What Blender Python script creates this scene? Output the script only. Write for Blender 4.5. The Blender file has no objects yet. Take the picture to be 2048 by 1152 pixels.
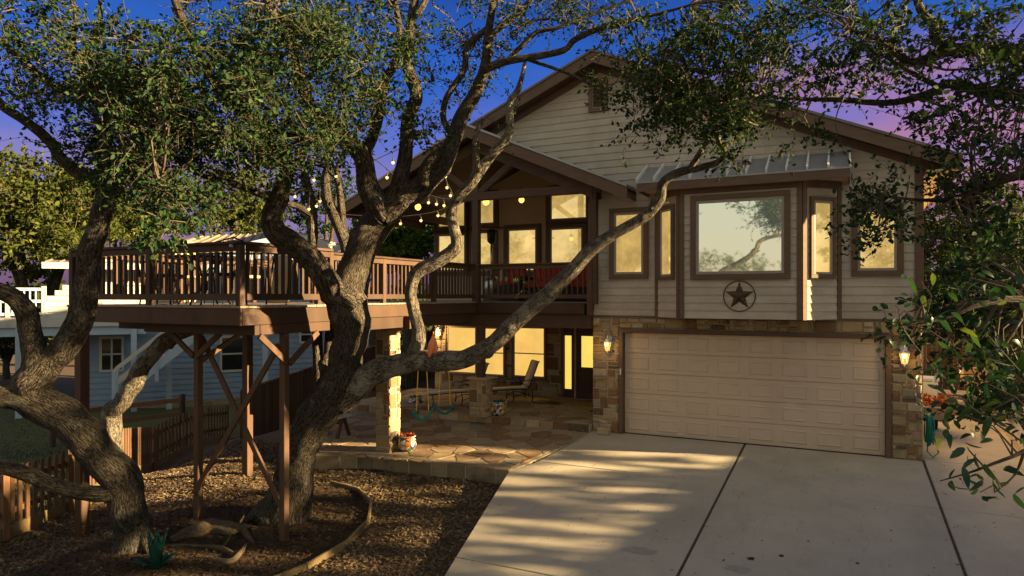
import bpy, bmesh, math, random
import numpy as np
from mathutils import Vector, Matrix, noise

# ---------------------------------------------------------------- camera, sky, sun, exposure
SC = bpy.context.scene
COL = SC.collection
R = math.radians
TH = R(26.0); CT, ST = math.cos(TH), math.sin(TH)
FP, CX, CY, CAMH = 1365.0, 1024.0, 591.0, 2.93          # focal length (px), axis, horizon row, eye height
EV = 2.5
cam_d = bpy.data.cameras.new('camera'); cam = bpy.data.objects.new('camera', cam_d); COL.objects.link(cam)
cam.location = (0, 0, CAMH); cam.rotation_euler = (R(90), 0, TH)
cam_d.sensor_width = 36; cam_d.lens = 36 * FP / 2048; cam_d.shift_y = (CY - 576) / 2048
cam_d.clip_start = 0.05; cam_d.clip_end = 2000
SC.camera = cam
SC.view_settings.view_transform = 'Standard'; SC.view_settings.look = 'None'
SC.view_settings.exposure = EV; SC.view_settings.gamma = 1.0; SC.view_settings.use_curve_mapping = False
SC.cycles.max_bounces = 6; SC.cycles.transparent_max_bounces = 8
SC.cycles.sample_clamp_indirect = 4.0
SUN_EL, SUN_AZ = R(16.0), math.atan2(1.0, 0.25)           # azimuth measured from +Y towards +X

W = bpy.data.worlds.new('World'); SC.world = W; W.use_nodes = True
def build_world():
    nt = W.node_tree; N = nt.nodes; L = nt.links; N.clear()
    out = N.new('ShaderNodeOutputWorld'); bg = N.new('ShaderNodeBackground')
    tc = N.new('ShaderNodeTexCoord'); sep = N.new('ShaderNodeSeparateXYZ')
    cn = N.new('ShaderNodeTexNoise'); cn.inputs['Scale'].default_value = 2.6; cn.inputs['Detail'].default_value = 5; cn.inputs['Roughness'].default_value = .6
    mpc = N.new('ShaderNodeMapping'); mpc.inputs['Scale'].default_value = (1, 1, 3.5); L.new(tc.outputs['Generated'], mpc.inputs[0]); L.new(mpc.outputs[0], cn.inputs['Vector'])
    cs = N.new('ShaderNodeVectorMath'); cs.operation = 'SUBTRACT'; L.new(cn.outputs['Color'], cs.inputs[0]); cs.inputs[1].default_value = (.5, .5, .5)
    ca = N.new('ShaderNodeVectorMath'); ca.operation = 'MULTIPLY_ADD'; L.new(cs.outputs[0], ca.inputs[0]); ca.inputs[1].default_value = (0, 0, .16); L.new(tc.outputs['Generated'], ca.inputs[2])
    L.new(ca.outputs[0], sep.inputs[0])
    def ramp(stops, src):
        r = N.new('ShaderNodeValToRGB'); r.color_ramp.interpolation = 'B_SPLINE' if False else 'EASE'
        e = r.color_ramp.elements
        while len(e) > 1: e.remove(e[-1])
        e[0].position = stops[0][0]; e[0].color = (*stops[0][1], 1)
        for p, c in stops[1:]:
            q = e.new(p); q.color = (*c, 1)
        L.new(src, r.inputs[0]); return r
    # dusk sky over the house: pink at the horizon, violet, then deep blue
    front = ramp([(0.0, (.11, .045, .12)), (.08, (.20, .09, .25)), (.15, (.24, .18, .48)), (.22, (.10, .14, .56)),
                  (.30, (.012, .10, .52)), (.45, (.002, .05, .30)), (1.0, (.008, .05, .24))], sep.outputs[2])
    cl = N.new('ShaderNodeTexNoise'); cl.inputs['Scale'].default_value = 3.2; cl.inputs['Detail'].default_value = 6; cl.inputs['Roughness'].default_value = .55
    mq = N.new('ShaderNodeMapping'); mq.inputs['Scale'].default_value = (1, 1, 5.0); mq.inputs['Location'].default_value = (.35, 0, 0); L.new(tc.outputs['Generated'], mq.inputs[0]); L.new(mq.outputs[0], cl.inputs['Vector'])
    cm = ramp([(.30, (0, 0, 0)), (.60, (1, 1, 1))], cl.outputs['Fac']); bm = ramp([(.02, (0, 0, 0)), (.13, (1, 1, 1)), (.24, (.8, .8, .8)), (.34, (0, 0, 0))], sep.outputs[2])
    mm = N.new('ShaderNodeMix'); mm.data_type = 'RGBA'; mm.blend_type = 'MULTIPLY'; mm.inputs[0].default_value = 1; L.new(cm.outputs[0], mm.inputs[6]); L.new(bm.outputs[0], mm.inputs[7])
    ad_ = N.new('ShaderNodeVectorMath'); ad_.operation = 'DOT_PRODUCT'; L.new(tc.outputs['Generated'], ad_.inputs[0]); ad_.inputs[1].default_value = (.19, .98, 0)
    ar_ = N.new('ShaderNodeMapRange'); ar_.interpolation_type = 'SMOOTHSTEP'; L.new(ad_.outputs['Value'], ar_.inputs[0]); ar_.inputs[1].default_value = .70; ar_.inputs[2].default_value = .97
    ml_ = N.new('ShaderNodeMath'); ml_.operation = 'MULTIPLY'; L.new(mm.outputs[2], ml_.inputs[0]); L.new(ar_.outputs[0], ml_.inputs[1])
    fx = N.new('ShaderNodeMix'); fx.data_type = 'RGBA'; L.new(ml_.outputs[0], fx.inputs[0]); L.new(front.outputs[0], fx.inputs[6]); fx.inputs[7].default_value = (.44, .17, .31, 1)
    # the side the windows mirror: a pale afterglow
    back = ramp([(0.0, (.84, .66, .46)), (.12, (.74, .69, .54)), (.30, (.58, .63, .53)), (.6, (.52, .50, .43)), (1.0, (.44, .40, .34))], sep.outputs[2])
    dot = N.new('ShaderNodeVectorMath'); dot.operation = 'DOT_PRODUCT'; L.new(tc.outputs['Generated'], dot.inputs[0])
    dot.inputs[1].default_value = (ST, -CT, 0)
    mr = N.new('ShaderNodeMapRange'); mr.interpolation_type = 'SMOOTHSTEP'; L.new(dot.outputs['Value'], mr.inputs[0])
    mr.inputs[1].default_value = -.62; mr.inputs[2].default_value = .55
    mx = N.new('ShaderNodeMix'); mx.data_type = 'RGBA'
    L.new(mr.outputs[0], mx.inputs[0]); L.new(fx.outputs[2], mx.inputs[6]); L.new(back.outputs[0], mx.inputs[7])
    sky = N.new('ShaderNodeTexSky'); sky.sky_type = 'NISHITA'; sky.sun_disc = False
    sky.sun_elevation = SUN_EL; sky.sun_rotation = SUN_AZ
    sk = N.new('ShaderNodeMix'); sk.data_type = 'RGBA'; sk.blend_type = 'ADD'; sk.inputs[0].default_value = .012
    L.new(mx.outputs[2], sk.inputs[6]); L.new(sky.outputs[0], sk.inputs[7])
    L.new(sk.outputs[2], bg.inputs[0]); bg.inputs[1].default_value = 1.0 / 2 ** EV
    L.new(bg.outputs[0], out.inputs[0])
build_world()

sd = bpy.data.lights.new('sun', 'SUN'); sun = bpy.data.objects.new('sun', sd); COL.objects.link(sun)
sd.energy = 5.0; sd.angle = R(0.6); sd.color = (1.0, .72, .36)
to_sun = Vector((math.sin(SUN_AZ) * math.cos(SUN_EL), math.cos(SUN_AZ) * math.cos(SUN_EL), math.sin(SUN_EL)))
sun.rotation_euler = to_sun.to_track_quat('Z', 'Y').to_euler(); sun.location = to_sun * 60

# ---------------------------------------------------------------- helpers: a pixel is a direction; distance comes from what it touches
def pt(px, py, f):
    r = (px - CX) / FP * f
    return Vector((r * CT - f * ST, r * ST + f * CT, CAMH - (py - CY) / FP * f))
def onY(px, py, Y):
    u = (px - CX) / FP; return pt(px, py, Y / (u * ST + CT))
def onX(px, py, X):
    u = (px - CX) / FP; return pt(px, py, X / (u * CT - ST))
def onZ(px, py, z): return pt(px, py, (CAMH - z) * FP / (py - CY))

BASE = {}
def V(*a): return Vector(a)
def root(name, label, cat, loc=(0, 0, 0), group=None):
    o = bpy.data.objects.new(name, None); COL.objects.link(o); o.location = loc; o.empty_display_size = .2
    o['label'] = label; o['category'] = cat
    if group: o['group'] = group
    BASE[o] = Vector(loc); return o
def tag(o, label=None, cat=None, group=None, kind=None):
    if label: o['label'] = label
    if cat: o['category'] = cat
    if group: o['group'] = group
    if kind: o['kind'] = kind
    return o
def link(name, me, parent=None, loc=(0, 0, 0), rot=None):
    o = bpy.data.objects.new(name, me); COL.objects.link(o)
    if parent is not None:
        o.parent = parent; BASE[o] = BASE[parent]; o.location = Vector(loc) - BASE[parent]
        # sub-parts hang under a part that itself sits at an offset
        p = parent
        while p.parent is not None:
            o.location -= p.location; p = p.parent
    else:
        o.location = loc; BASE[o] = Vector((0, 0, 0))
    if rot: o.rotation_euler = rot
    return o

class MB:
    def __init__(s): s.v = []; s.f = []; s.at = None
    def quad(s, a, b, c, d):
        i = len(s.v); s.v += [tuple(a), tuple(b), tuple(c), tuple(d)]; s.f.append((i, i + 1, i + 2, i + 3)); return s
    def poly(s, pts):
        i = len(s.v); s.v += [tuple(p) for p in pts]; s.f.append(tuple(range(i, i + len(pts)))); return s
    def box(s, x0, x1, y0, y1, z0, z1, bev=0):
        if x0 > x1: x0, x1 = x1, x0
        if y0 > y1: y0, y1 = y1, y0
        if z0 > z1: z0, z1 = z1, z0
        i = len(s.v)
        s.v += [(x0, y0, z0), (x1, y0, z0), (x1, y1, z0), (x0, y1, z0), (x0, y0, z1), (x1, y0, z1), (x1, y1, z1), (x0, y1, z1)]
        s.f += [(i, i + 3, i + 2, i + 1), (i + 4, i + 5, i + 6, i + 7), (i, i + 1, i + 5, i + 4), (i + 1, i + 2, i + 6, i + 5), (i + 2, i + 3, i + 7, i + 6), (i + 3, i, i + 4, i + 7)]
        return s
    def bar(s, a, b, w, h, up=(0, 0, 1)):                 # square bar from a to b; h along up
        a, b = Vector(a), Vector(b); d = (b - a).normalized(); up = Vector(up)
        side = d.cross(up)
        if side.length < 1e-4: side = d.cross(Vector((0, 1, 0)))
        side.normalize(); u = side.cross(d).normalized()
        i = len(s.v)
        for p in (a, b):
            for sx, sy in ((-1, -1), (1, -1), (1, 1), (-1, 1)):
                s.v.append(tuple(p + side * (sx * w / 2) + u * (sy * h / 2)))
        s.f += [(i + 3, i + 2, i + 1, i), (i + 4, i + 5, i + 6, i + 7)] + [(i + k, i + (k + 1) % 4, i + 4 + (k + 1) % 4, i + 4 + k) for k in range(4)]
        return s
    def prism(s, pts, vec):                               # polygon (list of 3-d points) pushed along vec
        vec = Vector(vec); n = len(pts); i = len(s.v)
        s.v += [tuple(p) for p in pts] + [tuple(Vector(p) + vec) for p in pts]
        s.f += [tuple(range(i + n - 1, i - 1, -1)), tuple(range(i + n, i + 2 * n))]
        s.f += [(i + k, i + (k + 1) % n, i + n + (k + 1) % n, i + n + k) for k in range(n)]
        return s
    def tube(s, pts, rad, n=8, cap=True):
        pts = [Vector(p) for p in pts]; m = len(pts)
        if not hasattr(rad, '__len__'): rad = [rad] * m
        i0 = len(s.v); t = (pts[1] - pts[0]).normalized()
        ref = Vector((0, 0, 1)) if abs(t.z) < .9 else Vector((1, 0, 0))
        a = t.cross(ref).normalized()
        for k in range(m):
            t = (pts[min(k + 1, m - 1)] - pts[max(k - 1, 0)]).normalized()
            a = (a - t * a.dot(t)).normalized(); b = t.cross(a)
            for j in range(n):
                w = 2 * math.pi * j / n
                s.v.append(tuple(pts[k] + (a * math.cos(w) + b * math.sin(w)) * rad[k]))
        for k in range(m - 1):
            for j in range(n):
                q = i0 + k * n; s.f.append((q + j, q + (j + 1) % n, q + n + (j + 1) % n, q + n + j))
        if cap:
            s.f.append(tuple(range(i0 + n - 1, i0 - 1, -1))); e = i0 + (m - 1) * n; s.f.append(tuple(range(e, e + n)))
        return s
    def lathe(s, c, prof, n=16, cap=True):                # prof: (radius, z) bottom to top
        c = Vector(c); i0 = len(s.v)
        for r, z in prof:
            for j in range(n):
                w = 2 * math.pi * j / n; s.v.append((c.x + r * math.cos(w), c.y + r * math.sin(w), c.z + z))
        for k in range(len(prof) - 1):
            for j in range(n):
                q = i0 + k * n; s.f.append((q + j, q + (j + 1) % n, q + n + (j + 1) % n, q + n + j))
        if cap:
            s.f.append(tuple(range(i0 + n - 1, i0 - 1, -1))); e = i0 + (len(prof) - 1) * n; s.f.append(tuple(range(e, e + n)))
        return s
    def mesh(s, name, mat, smooth=False, off=None):
        me = bpy.data.meshes.new(name)
        v = s.v if off is None else [(a - off[0], b - off[1], c - off[2]) for a, b, c in s.v]
        me.from_pydata(v, [], s.f); me.materials.append(M[mat] if isinstance(mat, str) else mat)
        if smooth: me.polygons.foreach_set('use_smooth', [True] * len(me.polygons))
        me.update(); return me
    def build(s, name, mat, parent=None, smooth=False):   # vertices given in world space
        off = BASE[parent] if parent is not None else None
        me = s.mesh(name, mat, smooth, off)
        o = bpy.data.objects.new(name, me); COL.objects.link(o)
        if parent is not None:
            o.parent = parent; BASE[o] = BASE[parent]
            p = parent; loc = Vector((0, 0, 0))
            while p.parent is not None: loc -= p.location; p = p.parent
            o.location = loc
        else: BASE[o] = Vector((0, 0, 0))
        return o

def soften(o, w=.006, seg=2):
    m = o.modifiers.new('bevel', 'BEVEL'); m.width = w; m.segments = seg; m.limit_method = 'ANGLE'; return o

# ---------------------------------------------------------------- materials
M = {}
class NT:
    def __init__(s, name):
        s.m = bpy.data.materials.new(name); s.m.use_nodes = True; s.t = s.m.node_tree; s.N = s.t.nodes; s.L = s.t.links
        s.p = s.N['Principled BSDF']; s.out = s.N['Material Output']; M[name] = s.m
    def n(s, ty, **kw):
        x = s.N.new(ty)
        for k, v in kw.items(): setattr(x, k, v)
        return x
    def lk(s, a, b): s.L.new(a, b)
    def pos(s, stretch=(1, 1, 1), src='Position'):
        g = s.n('ShaderNodeNewGeometry'); m = s.n('ShaderNodeMapping'); m.inputs['Scale'].default_value = stretch
        s.lk(g.outputs[src], m.inputs[0]); return m.outputs[0]
    def noise(s, vec, scale, detail=4, rough=.55):
        x = s.n('ShaderNodeTexNoise'); x.inputs['Scale'].default_value = scale; x.inputs['Detail'].default_value = detail
        x.inputs['Roughness'].default_value = rough; s.lk(vec, x.inputs['Vector']); return x.outputs['Fac']
    def ramp(s, src, stops, interp='LINEAR'):
        r = s.n('ShaderNodeValToRGB'); e = r.color_ramp.elements; r.color_ramp.interpolation = interp
        e[0].position = stops[0][0]; e[0].color = (*stops[0][1], 1); e[1].position = stops[-1][0]; e[1].color = (*stops[-1][1], 1)
        for p, c in stops[1:-1]: q = e.new(p); q.color = (*c, 1)
        s.lk(src, r.inputs[0]); return r.outputs[0]
    def mix(s, fac, a, b, blend='MIX'):
        x = s.n('ShaderNodeMix', data_type='RGBA', blend_type=blend)
        for v, i in ((fac, 0), (a, 6), (b, 7)):
            if isinstance(v, (int, float)): x.inputs[i].default_value = v
            elif isinstance(v, tuple): x.inputs[i].default_value = (*v, 1)
            else: s.lk(v, x.inputs[i])
        return x.outputs[2]
    def math(s, op, a, b=0.0):
        x = s.n('ShaderNodeMath', operation=op)
        for v, i in ((a, 0), (b, 1)):
            if isinstance(v, (int, float)): x.inputs[i].default_value = v
            else: s.lk(v, x.inputs[i])
        return x.outputs[0]
    def bump(s, h, strength=.3, dist=.01):
        b = s.n('ShaderNodeBump'); b.inputs['Strength'].default_value = strength; b.inputs['Distance'].default_value = dist
        s.lk(h, b.inputs['Height']); s.lk(b.outputs[0], s.p.inputs['Normal'])
    def rnd(s):
        return s.n('ShaderNodeObjectInfo').outputs['Random']
    def base(s, c, rough=.7, spec=.3):
        if isinstance(c, tuple): s.p.inputs['Base Color'].default_value = (*c, 1)
        else: s.lk(c, s.p.inputs['Base Color'])
        s.p.inputs['Roughness'].default_value = rough; s.p.inputs['Specular IOR Level'].default_value = spec

def pmat(name, c1, c2, scale=4, rough=.7, bump=.2, bscale=40, rnd=0.0, stretch=(1, 1, 1), spec=.3, dist=.006, c3=None, s3=1.2, metal=0):
    t = NT(name); v = t.pos(stretch)
    c = t.ramp(t.noise(v, scale, 6), [(.3, c1), (.7, c2)])
    if c3: c = t.mix(t.ramp(t.noise(t.pos(), s3, 5, .65), [(.52, (0, 0, 0)), (.68, (1, 1, 1))]), c, c3)
    if rnd:
        k = t.math('ADD', t.math('MULTIPLY', t.rnd(), 2 * rnd), 1 - rnd)
        x = t.n('ShaderNodeVectorMath', operation='SCALE'); t.lk(c, x.inputs[0]); t.lk(k, x.inputs['Scale']); c = x.outputs[0]
    t.base(c, rough, spec); t.p.inputs['Metallic'].default_value = metal
    if bump: t.bump(t.noise(v, bscale, 5, .6), bump, dist)
    return t

WG = (1, 1, 14)      # grain running along X/Y is handled by squeezing the other axes
pmat('siding', (.40, .35, .29), (.46, .405, .34), 2.0, .75, .3, 60, .06, (1, 3, 6), c3=(.355, .305, .25), s3=.9)
pmat('siding_plain', (.42, .33, .22), (.47, .375, .26), 1.5, .8, .15, 90)
pmat('trim', (.105, .064, .042), (.135, .084, .056), 3, .65, .25, 50, .1, (1, 1, 5))
pmat('trim_dark', (.055, .030, .020), (.085, .047, .030), 3, .65, .3, 50, .12, (1, 1, 6))
pmat('deck_wood', (.046, .024, .014), (.074, .039, .023), 3, .62, .35, 45, .22, (1, 1, .35), c3=(.065, .036, .022), s3=1.6)
pmat('post_wood', (.075, .039, .022), (.105, .057, .032), 3, .65, .35, 40, .12, (4, 4, .4), c3=(.085, .047, .028), s3=1.5)
pmat('deck_floor', (.22, .17, .13), (.30, .24, .19), 4, .75, .3, 40, .15)
pmat('picket_wood', (.115, .058, .03), (.16, .083, .043), 5, .75, .4, 40, .3, (5, 5, .6), c3=(.10, .06, .035))
pmat('kick_wood', (.125, .088, .042), (.17, .12, .058), 4, .75, .3, 40, .2, c3=(.17, .12, .055))
pmat('fence_dark', (.045, .027, .018), (.065, .038, .026), 4, .8, .35, 40, .25, (5, 5, .5))
pmat('mortar', (.38, .31, .21), (.44, .365, .255), 8, .95, .5, 70)
def concrete():
    t = NT('concrete'); v = t.pos(); c = t.ramp(t.noise(v, 1.3, 7, .6), [(.3, (.40, .352, .275)), (.7, (.50, .442, .35))])
    c = t.mix(t.ramp(t.noise(v, .55, 6, .7), [(.48, (0, 0, 0)), (.7, (.7, .7, .7))]), c, (.36, .32, .25))
    c = t.mix(t.ramp(t.noise(t.pos((3, .5, 1)), 2.2, 6, .75), [(.56, (0, 0, 0)), (.72, (.45, .45, .45))]), c, (.27, .24, .20))
    c = t.mix(t.ramp(t.noise(v, 130, 3, .7), [(.45, (0, 0, 0)), (.75, (.35, .35, .35))]), c, (.22, .19, .15))
    c = t.mix(t.ramp(t.noise(v, 7, 8, .85), [(.66, (0, 0, 0)), (.72, (.5, .5, .5))]), c, (.24, .21, .18))
    k = t.math('ADD', t.math('MULTIPLY', t.rnd(), .07), .965); x = t.n('ShaderNodeVectorMath', operation='SCALE'); t.lk(c, x.inputs[0]); t.lk(k, x.inputs['Scale'])
    t.base(x.outputs[0], .82, .25); t.bump(t.noise(v, 150, 5, .7), .35, .004)
concrete()
pmat('joint', (.07, .056, .042), (.13, .105, .08), 12, .9, .3, 60)
pmat('retain_block', (.22, .17, .105), (.29, .225, .145), 5, .9, .5, 40, .25, c3=(.14, .11, .075), s3=3)
pmat('soil', (.038, .024, .014), (.065, .042, .024), 6, .95, .8, 30, dist=.03)
pmat('yard', (.065, .042, .024), (.10, .066, .037), 7, .95, .8, 40, dist=.02)
pmat('lawn', (.065, .075, .024), (.09, .095, .033), 5, .95, .8, 50, dist=.03)
pmat('grass', (.04, .06, .014), (.07, .085, .022), 5, .85, 0)
pmat('metal_roof', (.27, .27, .275), (.33, .33, .335), 2, .42, .05, 20, metal=.35)
pmat('seam_metal', (.62, .62, .60), (.68, .68, .66), 2, .5, 0)  # paler than the roof sheet: light catching the ribs put into the colour
pmat('roof_main', (.13, .115, .10), (.18, .16, .14), 3, .6, .2, 40, metal=.2)
pmat('garage', (.53, .42, .325), (.55, .435, .34), 2, .6, .08, 120, .025, c3=(.49, .385, .295), s3=1.1)
pmat('vinyl', (.27, .235, .20), (.31, .27, .23), 3, .5, 0)
pmat('door_wood', (.055, .026, .018), (.085, .04, .027), 3, .5, .3, 30, 0, (8, 8, .6))
pmat('black_iron', (.012, .012, .012), (.025, .024, .022), 20, .45, .2, 60, metal=.5)
pmat('white_metal', (.62, .60, .56), (.70, .68, .64), 20, .4, .1, 60)
pmat('rust_metal', (.055, .035, .025), (.11, .06, .035), 9, .5, .3, 40, metal=.6)
pmat('sling', (.40, .36, .29), (.46, .42, .34), 60, .8, .2, 300)
pmat('red_cloth', (.28, .022, .015), (.36, .035, .022), 8, .85, .2, 80)
pmat('tan_cloth', (.40, .30, .16), (.48, .37, .21), 8, .85, .2, 80)
pmat('steel', (.35, .34, .32), (.45, .44, .42), 20, .3, .05, 60, metal=.9)
pmat('teal_plastic', (.006, .12, .125), (.01, .15, .155), 10, .5, 0)
pmat('yellow_rope', (.55, .42, .03), (.65, .5, .05), 60, .6, .3, 300)
pmat('grey_rope', (.25, .24, .2), (.35, .33, .3), 60, .7, .2, 300)
pmat('orange_glaze', (.75, .20, .08), (.85, .27, .12), 10, .35, .1, 40)
pmat('green_metal', (.002, .038, .030), (.006, .07, .05), 8, .45, .15, 30, metal=.1, c3=(.03, .055, .035), s3=6)
pmat('driftwood', (.07, .05, .03), (.17, .13, .08), 12, .9, 1.0, 30, 0, (1, 3, 3), dist=.05, c3=(.10, .07, .04), s3=7)
pmat('green_hose', (.003, .16, .105), (.006, .20, .13), 10, .4, 0)
pmat('nb_siding', (.19, .27, .37), (.23, .31, .41), 2, .8, .15, 60, .05)
pmat('nb_white', (.42, .41, .385), (.48, .465, .44), 2, .7, .1, 60, .05)
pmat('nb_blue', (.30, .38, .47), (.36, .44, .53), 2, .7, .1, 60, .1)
pmat('nb_roof', (.19, .16, .12), (.24, .20, .15), 2, .5, .1, 30)
pmat('dark_glass', (.012, .014, .015), (.02, .022, .022), 1, .06, 0, spec=.6)
pmat('cord', (.03, .028, .025), (.05, .045, .04), 10, .6, 0)
pmat('rust_red', (.16, .045, .02), (.26, .08, .035), 9, .7, .3, 60)
pmat('board_grey', (.30, .26, .21), (.40, .35, .29), 4, .85, .3, 30, .25, (1, 6, 6))
pmat('cardboard', (.30, .19, .09), (.36, .24, .12), 4, .85, .1, 30, .1)
pmat('cap_stone', (.36, .27, .16), (.42, .32, .20), 6, .9, .4, 40)
pmat('glaze_white', (.55, .50, .42), (.62, .57, .5), 6, .25, 0, spec=.5)

# stones: one material, tone picked per stone
def stone_mat(name, tones, rs=.2, sc=9):
    t = NT(name)
    c = t.ramp(t.rnd(), tones, 'CONSTANT'); v = t.pos()
    n = t.noise(v, sc, 7, .65)
    c = t.mix(t.ramp(n, [(.35, (0, 0, 0)), (.72, (.55, .55, .55))]), c, (.16, .105, .055))
    c = t.mix(t.ramp(t.noise(v, sc * 3.2, 5, .7), [(.5, (0, 0, 0)), (.75, (.45, .45, .45))]), c, (.42, .35, .25))
    t.base(c, .88, .25); t.bump(t.noise(v, 26, 7, .7), .7, .018)
TAN = (.31, .235, .14); GOLD = (.37, .265, .13); BRN = (.15, .085, .045); RUST = (.24, .125, .055); GRY = (.24, .205, .155); DRK = (.075, .052, .038); PALE = (.42, .345, .23)
stone_mat('stone', [(0, TAN), (.20, GOLD), (.38, GRY), (.50, PALE), (.64, RUST), (.74, TAN), (.84, BRN), (.93, DRK)])
stone_mat('flag', [(0, TAN), (.20, (.24, .16, .09)), (.36, RUST), (.48, (.33, .26, .17)), (.64, (.36, .27, .16)), (.78, (.17, .105, .062)), (.90, GRY)], sc=5)

# bark, driven by a per-vertex coordinate that follows each limb
def bark_mat(name, c_dark, c_mid, c_light, lichen, amt=.60):
    t = NT(name); a = t.n('ShaderNodeAttribute', attribute_name='bark'); mp = t.n('ShaderNodeMapping')
    mp.inputs['Scale'].default_value = (1, 1, .27); t.lk(a.outputs['Vector'], mp.inputs[0]); v = mp.outputs[0]
    w = t.n('ShaderNodeTexNoise'); w.inputs['Scale'].default_value = 14; w.inputs['Detail'].default_value = 3; t.lk(v, w.inputs['Vector'])
    ad = t.n('ShaderNodeMixRGB'); ad.blend_type = 'ADD'; ad.inputs[0].default_value = .06; t.lk(v, ad.inputs[1]); t.lk(w.outputs['Color'], ad.inputs[2])
    vo = t.n('ShaderNodeTexVoronoi', feature='DISTANCE_TO_EDGE'); vo.inputs['Scale'].default_value = 46; t.lk(ad.outputs[0], vo.inputs['Vector'])
    plate = t.ramp(vo.outputs['Distance'], [(.0, (0, 0, 0)), (.22, (1, 1, 1))])
    m2 = t.n('ShaderNodeMapping'); m2.inputs['Scale'].default_value = (1, 1, .16); t.lk(a.outputs['Vector'], m2.inputs[0])
    fur = t.ramp(t.math('ABSOLUTE', t.math('SUBTRACT', t.noise(m2.outputs[0], 34, 4, .6), .5)), [(.0, (0, 0, 0)), (.16, (1, 1, 1))])
    ridge = t.math('ADD', t.math('MULTIPLY', plate, .38), t.math('MULTIPLY', fur, .62))
    fine = t.noise(v, 90, 6, .75)
    h = t.math('ADD', ridge, t.math('MULTIPLY', fine, .7))
    c = t.ramp(h, [(.25, c_dark), (.75, c_mid), (1.45 / 1.7, c_light)])
    ln = t.noise(t.pos(), 3.4, 6, .72)
    lm = t.ramp(ln, [(amt - .03, (0, 0, 0)), (amt + .04, (.9, .9, .9))])
    c = t.mix(t.mix(1.0, lm, t.ramp(fine, [(.35, (.2, .2, .2)), (.6, (1, 1, 1))]), 'MULTIPLY'), c, lichen)
    t.base(c, .92, .2); t.bump(h, 1.0, .07)
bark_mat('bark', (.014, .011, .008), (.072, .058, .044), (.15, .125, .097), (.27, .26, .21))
bark_mat('bark_lit', (.026, .021, .016), (.14, .115, .088), (.27, .23, .18), (.46, .43, .34), .54)  # paler copy of bark with more lichen; sunlight put into the colour

def leaf_mat(name, dark, mid, light, trans=.35):
    t = NT(name); a = t.n('ShaderNodeAttribute', attribute_name='rnd')
    c = t.ramp(a.outputs['Fac'], [(0, dark), (.55, mid), (.95, light), (1, tuple(1.5 * q for q in light))])
    t.base(c, .7, .12)
    tr = t.n('ShaderNodeBsdfTranslucent'); hs = t.mix(1.0, c, (1.5, 1.5, .6), 'MULTIPLY'); t.lk(hs, tr.inputs[0])
    mx = t.n('ShaderNodeMixShader'); mx.inputs[0].default_value = trans
    t.lk(t.p.outputs[0], mx.inputs[1]); t.lk(tr.outputs[0], mx.inputs[2]); t.lk(mx.outputs[0], t.out.inputs[0])
leaf_mat('leaf', (.009, .024, .010), (.018, .043, .014), (.042, .072, .018), .18)
leaf_mat('leaf_near', (.009, .025, .012), (.018, .044, .017), (.05, .075, .02), .18)
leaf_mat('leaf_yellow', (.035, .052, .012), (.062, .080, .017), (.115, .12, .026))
leaf_mat('leaf_cedar', (.035, .07, .012), (.06, .10, .016), (.10, .13, .02))
leaf_mat('leaf_far', (.016, .028, .012), (.03, .045, .018), (.055, .065, .022))

def chip_mat(name, stops):
    t = NT(name); a = t.n('ShaderNodeAttribute', attribute_name='rnd')
    t.base(t.ramp(a.outputs['Fac'], stops), .9, .2)
chip_mat('chips', [(0, (.045, .029, .018)), (.4, (.11, .073, .042)), (.8, (.20, .145, .088)), (1, (.38, .31, .22))])
chip_mat('soil_chips', [(0, (.02, .013, .008)), (.5, (.055, .034, .018)), (.9, (.10, .064, .032)), (1, (.22, .16, .09))])

def glow(name, col, strength, mirror=.0, var=0.0, vs=2.0, rough=.03, tint=(1, .93, .78)):
    t = NT(name); e = t.n('ShaderNodeEmission')
    if var:
        n = t.noise(t.pos(), vs, 4, .6)
        c = t.ramp(n, [(.3, tuple(x * (1 - var) for x in col)), (.7, col)]); t.lk(c, e.inputs[0])
    else: e.inputs[0].default_value = (*col, 1)
    e.inputs[1].default_value = strength / 2 ** EV
    if mirror:
        g = t.n('ShaderNodeBsdfGlossy'); g.inputs['Roughness'].default_value = rough; g.inputs[0].default_value = (*tint, 1)
        m = t.n('ShaderNodeMixShader'); m.inputs[0].default_value = mirror
        t.lk(e.outputs[0], m.inputs[1]); t.lk(g.outputs[0], m.inputs[2]); t.lk(m.outputs[0], t.out.inputs[0])
    else: t.lk(e.outputs[0], t.out.inputs[0])
glow('pane_gold', (1.0, .66, .20), 1.15, .38, .5, 2.4, tint=(1, .88, .55))
glow('pane_sky', (.46, .52, .38), .5, .74, tint=(.97, 1, .86))  # pale emission stands in for reflected sky, beside the real mirroring
glow('pane_shade', (1.0, .60, .14), 1.15, .10, .22, 1.6, .12)
glow('pane_bright', (1.0, .72, .13), 1.1, .1)
glow('bulb', (1.0, .66, .22), 2.4)
glow('bulb_amber', (1.0, .55, .10), 3.0)
glow('lamp_glass', (1.0, .52, .10), 1.3, .12)
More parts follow.
